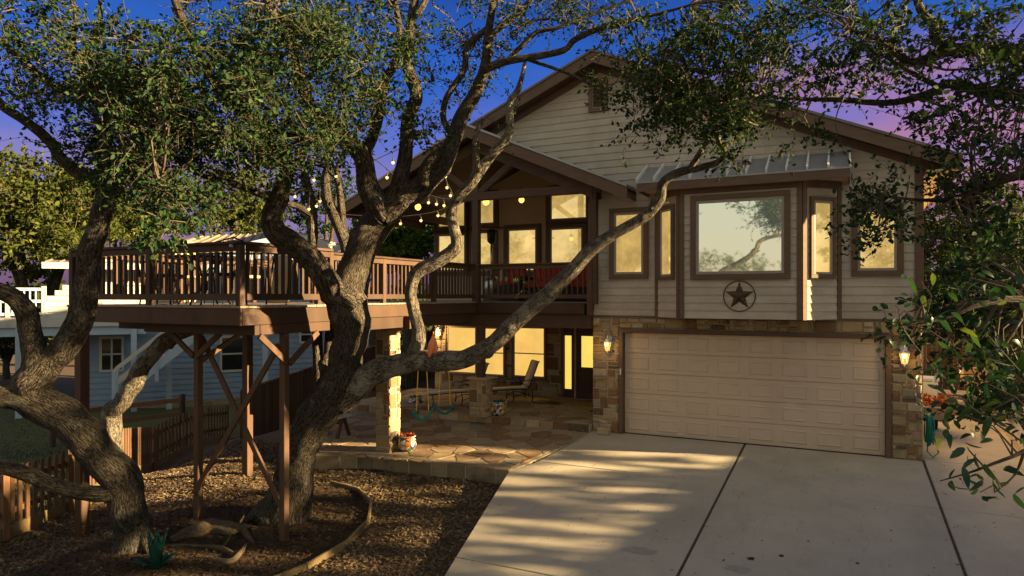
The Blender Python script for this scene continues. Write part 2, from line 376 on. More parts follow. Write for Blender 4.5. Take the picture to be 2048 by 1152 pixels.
# ---------------------------------------------------------------- ground
GP = [(-7.2, 7.3, -.60), (-9, 7.3, -.52), (-10.65, 6.6, -.82), (-8.88, 6.24, -.62), (-10.06, 9.38, -.45), (-7.8, 7.9, -.52), (-8.3, 10.4, -.47),
      (-6, 10.4, -.44), (-5.2, 8.8, -.5), (-4.6, 7, -.56), (-11.5, 6.7, -.7), (-14.7, 10.7, -1.18), (-16.3, 14.4, -1.32), (-11.2, 5.4, -.66), (-12.5, 12, -.5),
      (-13.5, 15, -.6), (-15.3, 15, -1.2), (-15.2, 20, -.45), (-14, 26, -.1), (-24, 21, -1.65), (-20, 12, -1.3), (-18, 5, -1.0), (-30, 25, -1.7), (-32, 8, -1.5), (-6.5, 4, -.75),
      (-9.5, 3.5, -.8), (-3, 3, -.9), (3, 3, -.9), (-6, 0, -1.1), (3, 0, -1.0), (0, 9, -.45), (0, 14, -.1), (3, 16, -.1), (3, 24, -.1), (8, 20, -.1), (9, 9, -.5), (-3, 18, -.1), (-9, 18, -.1),
      (0, 40, .2), (-25, 45, -1.2), (20, 30, 0), (0, -12, -1.2), (20, 0, -1), (-25, -10, -1.3)]
GPA = np.array(GP)
def gz(x, y):
    d2 = (GPA[:, 0] - x) ** 2 + (GPA[:, 1] - y) ** 2 + .05
    w = d2 ** -1.5; return float((w * GPA[:, 2]).sum() / w.sum())
def zd(y): return -.061 * (14.05 - y) if y < 14.05 else 0.0
def zp(y): return -.058 * (13.9 - y) - .004
FENCE = [(-10.95, 4.4), (-11.15, 5.7), (-11.75, 7.0), (-14.7, 10.74), (-16.3, 14.4)]
def fence_x(y):
    for (xa, ya), (xb, yb) in zip(FENCE, FENCE[1:]):
        if y <= yb: return xa + (xb - xa) * (y - ya) / (yb - ya)
    return FENCE[-1][0]

def grid(name, xs, ys, zf, mat, smooth=True):
    v = [(x, y, zf(x, y)) for y in ys for x in xs]; n = len(xs)
    f = [(j * n + i, j * n + i + 1, (j + 1) * n + i + 1, (j + 1) * n + i) for j in range(len(ys) - 1) for i in range(n - 1)]
    me = bpy.data.meshes.new(name); me.from_pydata(v, [], f); me.materials.append(M[mat])
    me.polygons.foreach_set('use_smooth', [True] * len(f)); o = bpy.data.objects.new(name, me); COL.objects.link(o); BASE[o] = V(0, 0, 0); return o
xs = [-900, -400, -200, -100, -60, -40] + list(np.arange(-34, -15, 1.0)) + list(np.arange(-15, -3.8, .2)) + list(np.arange(-3.6, 12, 1.2)) + [16, 25, 45, 90, 200, 500, 900]
ys = [-600, -200, -80, -30, -12] + list(np.arange(-8, 3, 1.0)) + list(np.arange(3, 12, .2)) + list(np.arange(12.2, 30, .9)) + [34, 45, 70, 120, 250, 600, 1200]
def gzz(x, y):
    z = gz(max(-34, min(14, x)), max(-12, min(45, y)))
    if -5.6 < x < 14 and y < 14.1: z = min(z, zd(y) - .09)
    z += .02 * noise.noise(V(x * 2.2, y * 2.2, 0)) if -16 < x < -4 else 0
    return z
g = grid('ground', xs, ys, gzz, 'yard'); g['kind'] = 'structure'
lw = grid('lawn', list(np.arange(-34, -10.5, .6)), list(np.arange(3.2, 20, .5)), lambda x, y: gz(x, y) + .006 if x < fence_x(y) - .03 else gz(x, y) - .2, 'lawn'); lw['kind'] = 'structure'

# ---------------------------------------------------------------- chips and grass
def flakes(name, P, Nrm, A, L, Wd, rnd, mat, shape='chip'):
    """P, Nrm, A: (n,3) centre, normal, long axis; one folded leaf or flat chip each"""
    n = len(P); B = np.cross(Nrm, A); B /= np.linalg.norm(B, axis=1)[:, None] + 1e-9
    L = L[:, None]; Wd = Wd[:, None]
    if shape == 'chip':
        vs = np.stack([P - A * L / 2 - B * Wd / 2, P + A * L / 2 - B * Wd / 2, P + A * L / 2 + B * Wd / 2, P - A * L / 2 + B * Wd / 2], 1)
        nf = n; lp = np.arange(4 * n); ls = np.arange(0, 4 * n, 4); k = 4
    else:
        up = Nrm * Wd * .22
        vs = np.stack([P, P + A * L * .32 + B * Wd * .5 + up, P + A * L * .72 + B * Wd * .42 + up, P + A * L, P + A * L * .72 - B * Wd * .42 + up, P + A * L * .32 - B * Wd * .5 + up], 1)
        i = np.arange(n)[:, None] * 6
        lp = np.concatenate([i + 0, i + 1, i + 2, i + 3, i + 0, i + 3, i + 4, i + 5], 1).ravel(); nf = 2 * n; ls = np.arange(0, 8 * n, 4); k = 6
    me = bpy.data.meshes.new(name); me.vertices.add(n * k); me.vertices.foreach_set('co', vs.reshape(-1).astype(np.float32))
    me.loops.add(len(lp)); me.loops.foreach_set('vertex_index', lp.astype(np.int32)); me.polygons.add(nf)
    me.polygons.foreach_set('loop_start', ls.astype(np.int32)); me.polygons.foreach_set('loop_total', np.full(nf, 4, np.int32))
    at = me.attributes.new('rnd', 'FLOAT', 'POINT'); at.data.foreach_set('value', np.repeat(rnd, k).astype(np.float32))
    me.materials.append(M[mat]); me.update(calc_edges=True); me.validate(); return me
def unit(a): return a / (np.linalg.norm(a, axis=1)[:, None] + 1e-9)

# bed of dark soil inside the wooden edging, mulch outside it
BEDPTS = [(-8.9, 9.35), (-8.3, 9.6), (-7.6, 9.5), (-6.95, 9.0), (-6.5, 8.35), (-6.22, 7.5), (-6.2, 6.7), (-6.35, 6.0), (-6.75, 5.3), (-7.4, 4.8), (-8.3, 4.5)]
BEDPOLY = BEDPTS + [(-9.6, 5.0), (-9.7, 7.6)]
def inpoly(x, y, poly):
    c = False; j = len(poly) - 1
    for i in range(len(poly)):
        xi, yi = poly[i]; xj, yj = poly[j]
        if (yi > y) != (yj > y) and x < (xj - xi) * (y - yi) / (yj - yi) + xi: c = not c
        j = i
    return c
PATIO = [(-5.35, 10.87), (-8.29, 10.80), (-9.45, 10.3), (-11.4, 11.9), (-11.6, 13.9), (-4.95, 13.9), (-4.95, 13.2)]
def drive_edge(y): return -4.32 + (y - 7.02) * (-5.39 + 4.32) / (10.87 - 7.02)
rng = np.random.default_rng(5); random.seed(5)
def scatter_chips():
    a, b = [], []
    n = 95000
    X = rng.uniform(-14.5, -4.0, n); Y = rng.uniform(3.4, 11.9, n)
    for x, y in zip(X, Y):
        if x > drive_edge(y) - .02 or x < fence_x(y) + .05 or inpoly(x, y, PATIO): continue
        (b if inpoly(x, y, BEDPOLY) else a).append((x, y, gzz(x, y)))
    for lst, nm, mat, lab, cat in ((a, 'mulch', 'chips', 'brown shredded wood mulch covering the fenced yard', 'mulch'), (b, 'bed_soil', 'soil_chips', 'dark soil and bark litter inside the curved bed edging', 'soil')):
        P = np.array(lst); m = len(P)
        if nm == 'bed_soil': P = P[rng.random(m) < .9]; m = len(P); P[:, 2] += .03
        ang = rng.uniform(0, 2 * np.pi, m); A = unit(np.stack([np.cos(ang), np.sin(ang), rng.normal(0, .32, m)], 1))
        Nn = unit(np.stack([rng.normal(0, .5, m), rng.normal(0, .5, m), np.ones(m)], 1)); Nn = unit(Nn - A * (Nn * A).sum(1)[:, None])
        P[:, 2] += rng.uniform(.003, .022, m)
        sc = 1.0 if nm == 'mulch' else .8
        me = flakes(nm, P, Nn, A, rng.uniform(.022, .075, m) * sc, rng.uniform(.008, .026, m) * sc, np.clip(.55 * rng.random(m) + .45 * np.array([.5 + .9 * noise.noise(V(a * 1.7, b * 1.7, 3)) for a, b in P[:, :2]]), 0, 1), mat)
        o = bpy.data.objects.new(nm, me); COL.objects.link(o); tag(o, lab, cat, kind='stuff')
scatter_chips()
bed = MB(); bed.poly([(x, y, 0) for x, y in BEDPOLY])
def bed_mound():
    xs = np.arange(-9.9, -6.0, .15); ys = np.arange(4.4, 9.8, .15)
    o = grid('soil_bed', list(xs), list(ys), lambda x, y: gzz(x, y) + (.028 if inpoly(x, y, BEDPOLY) else -.15), 'soil'); o['kind'] = 'structure'
bed_mound()
def grass():
    P = []
    for _ in range(26000):
        y = random.uniform(3.5, 14); x = fence_x(y) - .05 - random.random() ** 1.6 * 9
        P.append((x, y, gz(x, y)))
    P = np.array(P); m = len(P)
    A = unit(np.stack([rng.normal(0, .35, m), rng.normal(0, .35, m), np.ones(m)], 1)); Nn = unit(np.cross(A, rng.normal(0, 1, (m, 3))))
    me = flakes('grass', P, Nn, A, rng.uniform(.03, .09, m), rng.uniform(.006, .012, m), rng.random(m), 'leaf_far', 'leaf')
    o = bpy.data.objects.new('grass', me); COL.objects.link(o); tag(o, 'short dull grass beyond the picket fence', 'grass', kind='stuff')
grass()

# curved edging of the bed, one timber per span
edge = root('bed_edging', 'low curved timber edging around the dark soil bed', 'edging', (-6.5, 8, -.5))
for i, ((xa, ya), (xb, yb)) in enumerate(zip(BEDPTS[1:-1], BEDPTS[2:])):
    a = V(xa, ya, gzz(xa, ya) + .03); b = V(xb, yb, gzz(xb, yb) + .03); d = (b - a).normalized() * .008
    soften(MB().bar(a + d, b - d, .045, .13).build('timber', 'kick_wood', edge), .01)

# ---------------------------------------------------------------- driveway: slabs with joints
dw = root('driveway', 'pale concrete driveway in front of the garage door', 'driveway', (-1.8, 10, -.2)); dw['kind'] = 'structure'
def slab(poly, parent=dw, mat='concrete', zf=zd):
    m = MB(); m.prism([(x, y, zf(y) - .12) for x, y in poly], (0, 0, .12)); soften(m.build('concrete_slab', mat, parent), .006, 1)
ycut = [14.12, 11.6, 7.5, 3.4, -1.0, -6.0]
for y1, y0 in zip(ycut, ycut[1:]):
    a, b = y0 + .012, y1 - .012
    if y1 > 14: slab([(drive_edge(10.9) - .01, 10.9 + .72) if False else (-5.12, a), (-1.79, a), (-1.79, b), (-4.93, b), (-4.93, 13.2)])
    elif y1 > 11: slab([(drive_edge(a), a), (-1.79, a), (-1.79, b), (-5.12, b), (-5.36, 10.86)])
    else: slab([(drive_edge(a), a), (-1.79, a), (-1.79, b), (drive_edge(b), b)])
    slab([(-1.75, a), (1.23, a), (1.23, b), (-1.75, b)]); slab([(1.27, a), (6.5, a), (6.5, b), (1.27, b)])
for y0, y1 in ((14.14, 18.2), (18.22, 23)): slab([(1.27, y0), (4.6, y0), (4.6, y1), (1.27, y1)])
for x in (-1.77, 1.25):
    m = MB()
    for s in (-.017, .017): m.prism([(x + s - .013, -6, zd(-6) - .02), (x + s + .013, -6, zd(-6) - .02), (x + s + .013, 14.05, -.004), (x + s - .013, 14.05, -.004)], (0, 0, -.05))
    m.build('expansion_joint', 'joint', dw)
for y in ycut[1:4]:
    MB().prism([(drive_edge(y), y - .012, zd(y) - .012), (6.5, y - .012, zd(y) - .012), (6.5, y + .012, zd(y) - .012), (drive_edge(y), y + .012, zd(y) - .012)], (0, 0, -.05)).build('control_joint', 'joint', dw)
MB().box(1.27, 4.6, 14.115, 14.145, -.06, -.01).build('control_joint', 'joint', dw)
def spot(px, py, rx, ry, mat, nm='stain'):
    m = MB(); c = None
    for _ in range(6):
        f = 10.0
    u = (px - CX) / FP; k = (py - CY) / FP; f = (CAMH + .061 * 14.05) / (k + .061 * (u * ST + CT)); c = pt(px, py, f)
    pts = []
    for i in range(40):
        w = i / 40 * 2 * math.pi; q = 1 + .5 * noise.noise(V(math.cos(w) * 1.5 + px, math.sin(w) * 1.5, py)) + .35 * noise.noise(V(math.cos(w) * 5 + px, math.sin(w) * 5, py))
        pts.append((c.x + rx * q * math.cos(w), c.y + ry * q * math.sin(w), zd(c.y + ry * q * math.sin(w)) + .004))
    m.poly(pts); m.build(nm, mat, dw)
pmat('stain_tan', (.37, .325, .245), (.42, .37, .285), 6, .8, 0); pmat('stain_grey', (.30, .265, .21), (.36, .32, .26), 14, .8, .1, 60); pmat('oil', (.012, .011, .01), (.02, .018, .016), 9, .45, 0)
spot(1486, 1035, .12, .28, 'stain_tan'); spot(1280, 1102, .19, .12, 'stain_grey'); spot(1502, 1118, .045, .05, 'oil'); spot(1563, 1112, .03, .035, 'oil')
spot(1536, 1028, .08, .05, 'stain_tan'); spot(1715, 1127, .02, .03, 'oil'); spot(1617, 1083, .015, .02, 'oil'); spot(1475, 1138, .15, .1, 'stain_grey')

# ---------------------------------------------------------------- flagstone patio
def clip(poly, a, b, c):                                   # keep a*x+b*y<=c
    out = []
    for i in range(len(poly)):
        p, q = poly[i], poly[(i + 1) % len(poly)]; dp = a * p[0] + b * p[1] - c; dq = a * q[0] + b * q[1] - c
        if dp <= 0: out.append(p)
        if dp * dq < 0: t = dp / (dp - dq); out.append((p[0] + (q[0] - p[0]) * t, p[1] + (q[1] - p[1]) * t))
    return out
def inset(poly, d):
    ar = sum(p[0] * q[1] - q[0] * p[1] for p, q in zip(poly, poly[1:] + poly[:1]))
    if ar < 0: poly = poly[::-1]
    out = poly
    for p, q in zip(poly, poly[1:] + poly[:1]):
        ex, ey = q[0] - p[0], q[1] - p[1]; l = math.hypot(ex, ey)
        if l < 1e-6: continue
        nx, ny = ey / l, -ex / l
        out = clip(out, nx, ny, nx * p[0] + ny * p[1] - d)
        if len(out) < 3: return []
    return out
def flagging(parent, poly, step, zf, seed):
    rd = random.Random(seed); x0 = min(p[0] for p in poly); x1 = max(p[0] for p in poly); y0 = min(p[1] for p in poly); y1 = max(p[1] for p in poly)
    sites = []; j = 0; y = y0
    while y < y1 + step:
        x = x0 - (j % 2) * step * .6
        while x < x1 + step:
            sites.append((x + rd.uniform(-.42, .42) * step * 1.25, y + rd.uniform(-.42, .42) * step)); x += step * 1.25
        y += step; j += 1
    nf = 0
    for i, (sx, sy) in enumerate(sites):
        c = list(poly)
        # convex hull pieces only: cut the patio outline by every neighbour's bisector, starting from a box
        c = [(sx - 1.2, sy - 1.2), (sx + 1.2, sy - 1.2), (sx + 1.2, sy + 1.2), (sx - 1.2, sy + 1.2)]
        for k, (tx, ty) in enumerate(sites):
            if k == i or abs(tx - sx) > 2.4 or abs(ty - sy) > 2.4: continue
            a, b = tx - sx, ty - sy; c = clip(c, a, b, a * (tx + sx) / 2 + b * (ty + sy) / 2)
            if len(c) < 3: break
        if len(c) < 3: continue
        for p, q in zip(poly, poly[1:] + poly[:1]):         # poly is convex, counter-clockwise
            ex, ey = q[0] - p[0], q[1] - p[1]; l = math.hypot(ex, ey); nx, ny = ey / l, -ex / l
            c = clip(c, nx, ny, nx * p[0] + ny * p[1])
            if len(c) < 3: break
        if len(c) < 3: continue
        c = inset(c, .016)
        if len(c) < 3: continue
        # round the corners a little
        r = []
        for p, q in zip(c, c[1:] + c[:1]):
            l = math.hypot(q[0] - p[0], q[1] - p[1]); k = min(.3, .045 / (l + 1e-6))
            r += [(p[0] + (q[0] - p[0]) * k, p[1] + (q[1] - p[1]) * k), (q[0] - (q[0] - p[0]) * k, q[1] - (q[1] - p[1]) * k)]
        h = rd.uniform(.0, .007)
        MB().prism([(x, y, zf(y) - .03) for x, y in r], (0, 0, .03 + h)).build('flagstone', 'flag', parent); nf += 1
    return nf
patio = root('patio', 'irregular tan flagstone patio beside the concrete driveway', 'patio', (-8, 12, 0)); patio['kind'] = 'structure'
CV = [(-11.6, 13.9), (-11.4, 11.9), (-9.45, 10.3), (-8.29, 10.80), (-5.35, 10.87), (-4.95, 13.2), (-4.95, 13.9)]
LOW = [(-9.45, 10.45), (-8.29, 10.92), (-5.42, 10.95), (-4.97, 13.15), (-4.97, 13.9), (-11.6, 13.9), (-11.4, 12.0)]
MB().prism([(x, y, zp(y) - .5) for x, y in CV[::-1]], (0, 0, .485)).build('mortar_bed', 'mortar', patio)
flagging(patio, [(-9.45, 10.5), (-5.42, 10.97), (-4.97, 13.15), (-4.97, 13.88), (-11.55, 13.88), (-11.35, 12.0)], .40, zp, 3)
porch_floor = root('porch_floor', 'raised flagstone porch floor by the front door', 'porch', (-8, 15.5, .15)); porch_floor['kind'] = 'structure'
MB().box(-11.6, -4.93, 13.92, 17.3, -.5, .135).build('mortar_bed', 'mortar', porch_floor)
flagging(porch_floor, [(-11.6, 13.93), (-4.95, 13.93), (-4.95, 17.25), (-11.6, 17.25)], .47, lambda y: .15, 8)
x = -11.5; rd = random.Random(4)
while x < -4.95:
    w = rd.uniform(.3, .6); x2 = min(x + w, -4.95)
    soften(MB().box(x + .006, x2 - .006, 13.87, 13.95, -.02, .146).build('riser_stone', 'stone', porch_floor), .012); x = x2

# retaining wall of squared blocks along the patio edge
rw = root('retaining_wall', 'low wall of squared stone blocks edging the patio above the mulch', 'wall', (-7, 10.8, -.4))
def block_run(a, b, seed):
    rd = random.Random(seed); a, b = V(*a, 0), V(*b, 0); L = (b - a).length; d = (b - a) / L; s = 0
    while s < L - .02:
        w = min(rd.uniform(.32, .62), L - s); 
        if L - s - w < .15: w = L - s
        p = a + d * (s + .005); q = a + d * (s + w - .005); n = V(d.y, -d.x, 0)
        zt = zp((p.y + q.y) / 2) + .012; o = n * rd.uniform(0, .02)
        m = MB(); z0 = -.72
        m.prism([(p + o).to_tuple()[:2] + (z0,), (q + o).to_tuple()[:2] + (z0,), (q - n * .2).to_tuple()[:2] + (z0,), (p - n * .2).to_tuple()[:2] + (z0,)], (0, 0, zt - z0))
        soften(m.build('block', 'retain_block', rw), .015); s += w
block_run((-11.4, 11.9), (-9.45, 10.3), 1); block_run((-9.45, 10.3), (-8.29, 10.80), 2); block_run((-8.29, 10.80), (-5.36, 10.87), 3)

def drive_litter():
    rg = np.random.default_rng(31); n = 420; X = rg.uniform(-5.2, 4.5, n); Y = rg.uniform(4, 13.9, n); k = X > np.array([drive_edge(y) for y in Y]) + .05; X, Y = X[k], Y[k]; n = len(X)
    P = np.stack([X, Y, np.array([zd(y) for y in Y]) + .008], 1); w = rg.uniform(0, 6.28, n); A = unit(np.stack([np.cos(w), np.sin(w), rg.normal(.05, .15, n)], 1)); Nn = np.tile(np.array([0, 0, 1.0]), (n, 1)) + rg.normal(0, .2, (n, 3)); Nn = unit(Nn - A * (Nn * A).sum(1)[:, None])
    me = flakes('leaf_litter', P, Nn, A, rg.uniform(.015, .05, n), rg.uniform(.008, .022, n), rg.random(n) * .7, 'soil_chips', 'leaf'); o = bpy.data.objects.new('leaf_litter', me); COL.objects.link(o); tag(o, 'small dry leaves scattered over the driveway', 'leaf litter', kind='stuff')
drive_litter()
# ---------------------------------------------------------------- the house
YF, YR = 14.05, 17.3                       # garage face, recessed porch wall
XL, XG, XR = -11.0, -4.91, 1.235           # left end, left edge of the garage block, right corner
RX, RZ, SL = -4.76, 8.10, .427             # main ridge
PX, PZ, PS = -7.65, 6.80, .44              # porch ridge
house = root('house', 'two storey house with tan lap siding, stone base and wide garage door', 'house', (-4.8, 14.05, 0))
def hb(name, mat, *b, bev=0, parent=None):
    o = MB().box(*b).build(name, mat, parent or house)
    if bev: soften(o, bev)
    return o
# backing walls
DX0, DX1, DZ = -4.23, .66, 2.14
hb('wall', 'mortar', XG + .02, DX0 - .09, YF + .03, YF + .25, 0, 2.52); hb('wall', 'mortar', DX1 + .09, XR - .02, YF + .03, YF + .25, 0, 2.52)
hb('wall', 'mortar', DX0 - .09, DX1 + .09, YF + .03, YF + .25, DZ + .09, 2.52)
hb('wall', 'siding_plain', XG, XR - .01, YF + .03, YF + .2, 2.52, 5.35)
m = MB(); gl = lambda z: RX - (RZ - z) / SL; gr = lambda z: RX + (RZ - z) / SL
m.prism([(XR - .01, YF + .03, 5.352), (RX, YF + .03, RZ - .08), (PX - .1, YF + .03, PZ - .01), (PX, YF + .03, PZ - .06), (PX + (PZ - 5.42) / PS, YF + .03, 5.352)], (0, .15, 0)); m.build('gable_wall', 'siding_plain', house)
hb('side_wall', 'siding_plain', XR - .18, XR, YF + .26, 27, 0, 5.3)
hb('back_wall', 'siding_plain', XL, XR, 27, 27.15, 0, 5.3); hb('side_wall', 'siding_plain', XL, XL + .15, YR + .2, 27, 0, 5.3)
hb('return_wall', 'siding_plain', XG, XG + .15, YF + .26, YR, 0, 5.3)
hb('porch_wall', 'mortar', XL, XG + .1, YR + .03, YR + .2, 0, 2.52)
m = MB(); m.prism([(XL, YR, 2.52), (XG + .02, YR, 2.52), (XG + .02, YR, PZ - PS * (XG - PX)), (PX, YR, PZ), (XL, YR, PZ + PS * (XL - PX))], (0, .18, 0)); m.build('porch_wall', 'siding_plain', house)
# siding: every course is a board of its own
def lap(x0, x1, z, parent=house, Y=YF, h=.152, nm='siding_board', mat='siding'):
    m = MB(); m.prism([(x0, Y + .028, z - .012), (x0, Y - .004, z - .012), (x0, Y + .016, z + h), (x0, Y + .028, z + h)], (x1 - x0, 0, 0)); m.build(nm, mat, parent)
z = 2.5
while z < RZ - .25:
    zm = z + .07
    x1 = min(XR, gr(zm)); x0 = XG if zm < 5.2 else (PX + (PZ - zm) / PS if zm < PZ else gl(zm))
    if x1 - x0 > .2:
        cut = sorted(c for c in (x0 + (x1 - x0) * random.uniform(.25, .45), x0 + (x1 - x0) * random.uniform(.6, .8)) if x1 - x0 > 2)
        e = [x0] + cut + [x1]
        for xa, xb in zip(e, e[1:]): lap(xa + .0012, xb - .0012, z)
    z += .152
hb('corner_board', 'trim', XR - .12, XR + .012, YF - .03, YF + .02, 2.5, 5.2); hb('corner_board', 'trim', XR - .02, XR + .022, YF + .022, YF + .14, 2.5, 5.2)
hb('skirt_board', 'trim', XG, XR, YF - .02, YF + .03, 2.47, 2.505)
# windows on the front: trim > frame, pane
def window(parent, x0, x1, z0, z1, Y, pane, tw=.10, fw=.05, T=None, mull=None, nm='window', arch=None):
    """T maps (x, depth towards the viewer, z) to the world"""
    if T is None: T = lambda x, d, z: (x, Y - d, z)
    def ring(a, b, c, d, w, d0, d1):
        m = MB()
        for (p, q, r, s) in ((a - w, b + w, d, d + w), (a - w, b + w, c - w, c), (a - w, a, c, d), (b, b + w, c, d)):
            k = len(m.v); m.box(p, q, d0, d1, r, s); m.v[k:] = [T(*v) for v in m.v[k:]]
        return m
    w = ring(x0, x1, z0, z1, tw + fw, .015, .055); w = ring(x0 - fw, x1 + fw, z0 - fw, z1 + fw, tw, .0, .055).build(nm, 'trim', parent); soften(w, .004, 1)
    f = ring(x0, x1, z0, z1, fw, .0, .035).build('frame', 'vinyl', w); soften(f, .004, 1)
    m = MB(); m.v = [T(x0, .008, z0), T(x1, .008, z0), T(x1, .008, z1), T(x0, .008, z1)]; m.f = [(0, 1, 2, 3)]; m.build('pane', pane, w)
    if mull:
        m = MB(); m.box(x0, x1, .008, .03, mull - .015, mull + .015); m.v = [T(*v) for v in m.v]; m.build('meeting_rail', 'vinyl', w)
    return w
def win_px(px0, py0, px1, py1, Y, pane, parent=house, **k):
    a, b = onY(px0, py0, Y), onY(px1, py1, Y); c, d = onY(px0, py1, Y), onY(px1, py0, Y)
    return window(parent, a.x, b.x, (b.z + c.z) / 2, (a.z + d.z) / 2, Y, pane, **k)
win_px(1233, 430, 1283, 544, YF, 'pane_gold'); win_px(1721, 424, 1788, 536, YF, 'pane_gold')
# gable vent with louvres
a, b = onY(1187, 170, YF), onY(1207, 213, YF)
vent = window(house, a.x, b.x, b.z, a.z, YF, 'trim_dark', .08, .02, nm='gable_vent')
n = 7
for k in range(n):
    zc = b.z + (a.z - b.z) * (k + .5) / n
    MB().bar((a.x, YF - .03, zc), (b.x, YF - .03, zc), .012, .07, (0, -1, .9)).build('slat', 'trim', vent)
# bay
BX, BF, BW, BD = -1.80, 1.10, 1.72, .60
bay_pts = [(BX - BW, YF), (BX - BF, YF - BD), (BX + BF, YF - BD), (BX + BW, YF)]
m = MB(); m.prism([(x, y + (.03 if i in (1, 2) else .0), 2.49) for i, (x, y) in enumerate(bay_pts)], (0, 0, 2.58)); bay = m.build('bay', 'siding_plain', house)
hb('bay_underside', 'trim', BX - BF - .2, BX + BF + .2, YF - BD + .06, YF, 2.465, 2.488, parent=bay)
def side_T(p, q, w0=0):
    p, q = V(*p, 0), V(*q, 0); d = (q - p).normalized(); n = V(d.y, -d.x, 0)
    return lambda x, dd, z: (p.x + d.x * x + n.x * dd, p.y + d.y * x + n.y * dd, z)
for p, q in zip(bay_pts, bay_pts[1:]):
    L = math.hypot(q[0] - p[0], q[1] - p[1]); T = side_T(p, q); z = 2.5
    while z < 4.98:
        h = min(.152, 5.05 - z); m = MB()
        m.prism([(.0, -.02, z - .012), (.0, .022, z - .012), (.0, .004, z + h), (.0, -.02, z + h)], (L, 0, 0)); m.v = [T(*v) for v in m.v]; m.build('siding_board', 'siding', bay); z += .152
    for xa, xb in ((-.005, .085), (L - .085, L + .005)):
        m = MB(); m.box(xa, xb, -.02, .036, 2.48, 5.05); m.v = [T(*v) for v in m.v]; m.build('corner_board', 'trim', bay)
    m = MB(); m.box(.085, L - .085, -.02, .034, 4.9, 5.06); m.v = [T(*v) for v in m.v]; m.build('frieze_board', 'trim', bay)
a, b = onY(1398, 408, YF - BD), onY(1563, 541, YF - BD); Tm = side_T(bay_pts[1], bay_pts[2]); ox = BX - BF
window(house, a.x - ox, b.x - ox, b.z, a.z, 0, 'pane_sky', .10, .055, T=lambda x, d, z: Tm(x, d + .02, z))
Lr = math.hypot(BW - BF, BD)
for (p, q), pane, r0, r1 in (((bay_pts[0], bay_pts[1]), 'pane_gold', .26, .60), ((bay_pts[2], bay_pts[3]), 'pane_gold', .25, .61)):
    Ts = side_T(p, q); window(house, Lr * .5 - .17, Lr * .5 + .17, 3.36, 4.62, 0, pane, .07, .045, T=lambda x, d, z, Ts=Ts: Ts(x, d + .02, z))
# standing-seam awning over the bay
AX0, AX1, AY, AZ0, AZ1 = -3.72, .10, 13.2, 5.17, 5.60
m = MB(); m.prism([(AX0, AY, AZ0), (AX0, YF, AZ1), (AX0, YF, AZ1 - .03), (AX0, AY, AZ0 - .03)], (AX1 - AX0, 0, 0)); awn = m.build('bay_roof', 'metal_roof', house)
for k in range(12):
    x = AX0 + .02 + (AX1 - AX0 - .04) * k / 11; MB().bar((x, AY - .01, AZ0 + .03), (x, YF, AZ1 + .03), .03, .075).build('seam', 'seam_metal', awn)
hb('fascia_board', 'trim', AX0 + .02, AX1 - .02, AY + .01, AY + .04, AZ0 - .19, AZ0 - .032, parent=awn); hb('soffit', 'siding_plain', AX0 + .03, AX1 - .03, AY + .042, YF - .005, AZ0 - .13, AZ0 - .10, parent=awn)
for x in (AX0 + .02, AX1 - .05):
    m = MB(); m.prism([(x, AY + .042, AZ0 - .19), (x, YF - .01, AZ0 - .19), (x, YF - .01, AZ1 - .035), (x, AY + .042, AZ0 - .035)], (.03, 0, 0)); m.build('end_board', 'trim', awn)
# main roof: two slabs, rake boards, soffit
OH = .45
def slope_slab(xr, zr, xe, s, y0, y1, th, mat, nm, parent=house):
    ze = zr - s * abs(xe - xr); m = MB(); m.prism([(xr, y0, zr), (xe, y0, ze), (xe, y0, ze - th), (xr, y0, zr - th)], (0, y1 - y0, 0)); return m.build(nm, mat, parent)
XE1, XE0 = 1.78, -11.32
for xe in (XE1, XE0):
    rf = slope_slab(RX, RZ, xe, SL, YF - OH - .03, 27.6, .05, 'roof_main', 'roof')
    slope_slab(RX, RZ - .055, xe, SL, YF - OH, YF - OH + .035, .22, 'trim', 'rake_board', rf)
    slope_slab(RX, RZ - .20, xe, SL, YF - OH + .037, YF - .005, .025, 'trim_dark', 'soffit', rf)
    slope_slab(RX, RZ - .225, xe, SL, YF - .035, YF - .006, .14, 'trim', 'frieze_board', rf)
    ze = RZ - SL * abs(xe - RX); s = 1 if xe > RX else -1
    hb('eave_fascia', 'trim', xe - s * .03, xe, YF - OH + .04, 27.6, ze - .24, ze - .06, parent=rf)
    k = 0
    for y in np.arange(YF - OH + .5, 27, .6):               # standing seams
        MB().bar((RX, y, RZ + .015), (xe, y, ze + .015), .022, .04).build('seam', 'roof_main', rf)
hb('eave_soffit', 'siding_plain', XR + .025, XE1 - .035, YF - OH + .04, 27, 5.06, 5.085)
# porch roof with heavy timber truss
PE = 3.71; PY0 = 13.35
for s in (1, -1):
    xe = PX + s * PE; ze = PZ - PS * PE
    rf = slope_slab(PX, PZ, xe, PS, PY0 - .03, (YF - .01) if s > 0 else YR, .05, 'metal_roof', 'porch_roof')
    slope_slab(PX, PZ - .055, xe, PS, PY0, PY0 + .04, .25, 'trim', 'rake_board', rf)
    slope_slab(PX, PZ - .09, xe, PS, PY0 + .042, YR, .03, 'trim_dark', 'ceiling', rf)
    hb('eave_fascia', 'trim', xe - s * .035, xe, PY0 + .042, YF - .02 if s > 0 else YR, ze - .26, ze - .06, parent=rf)
    xi = PX + s * 2.85
    slope_slab(PX, PZ - .30, xi, PS, 13.72, 13.90, .26, 'trim_dark', 'truss_rafter', rf)
TY0, TY1 = 13.74, 13.90
hb('tie_beam', 'trim_dark', PX - 3.0, PX + 3.0, TY0 - .01, TY1 + .01, 5.12, 5.30, bev=.008)
for x in (PX - 2.85, PX, PX + 2.85):
    hb('porch_post', 'trim_dark', x - .075, x + .075, TY0, TY1, 2.74, 5.12 if abs(x - PX) > 1 else 6.45, bev=.008)
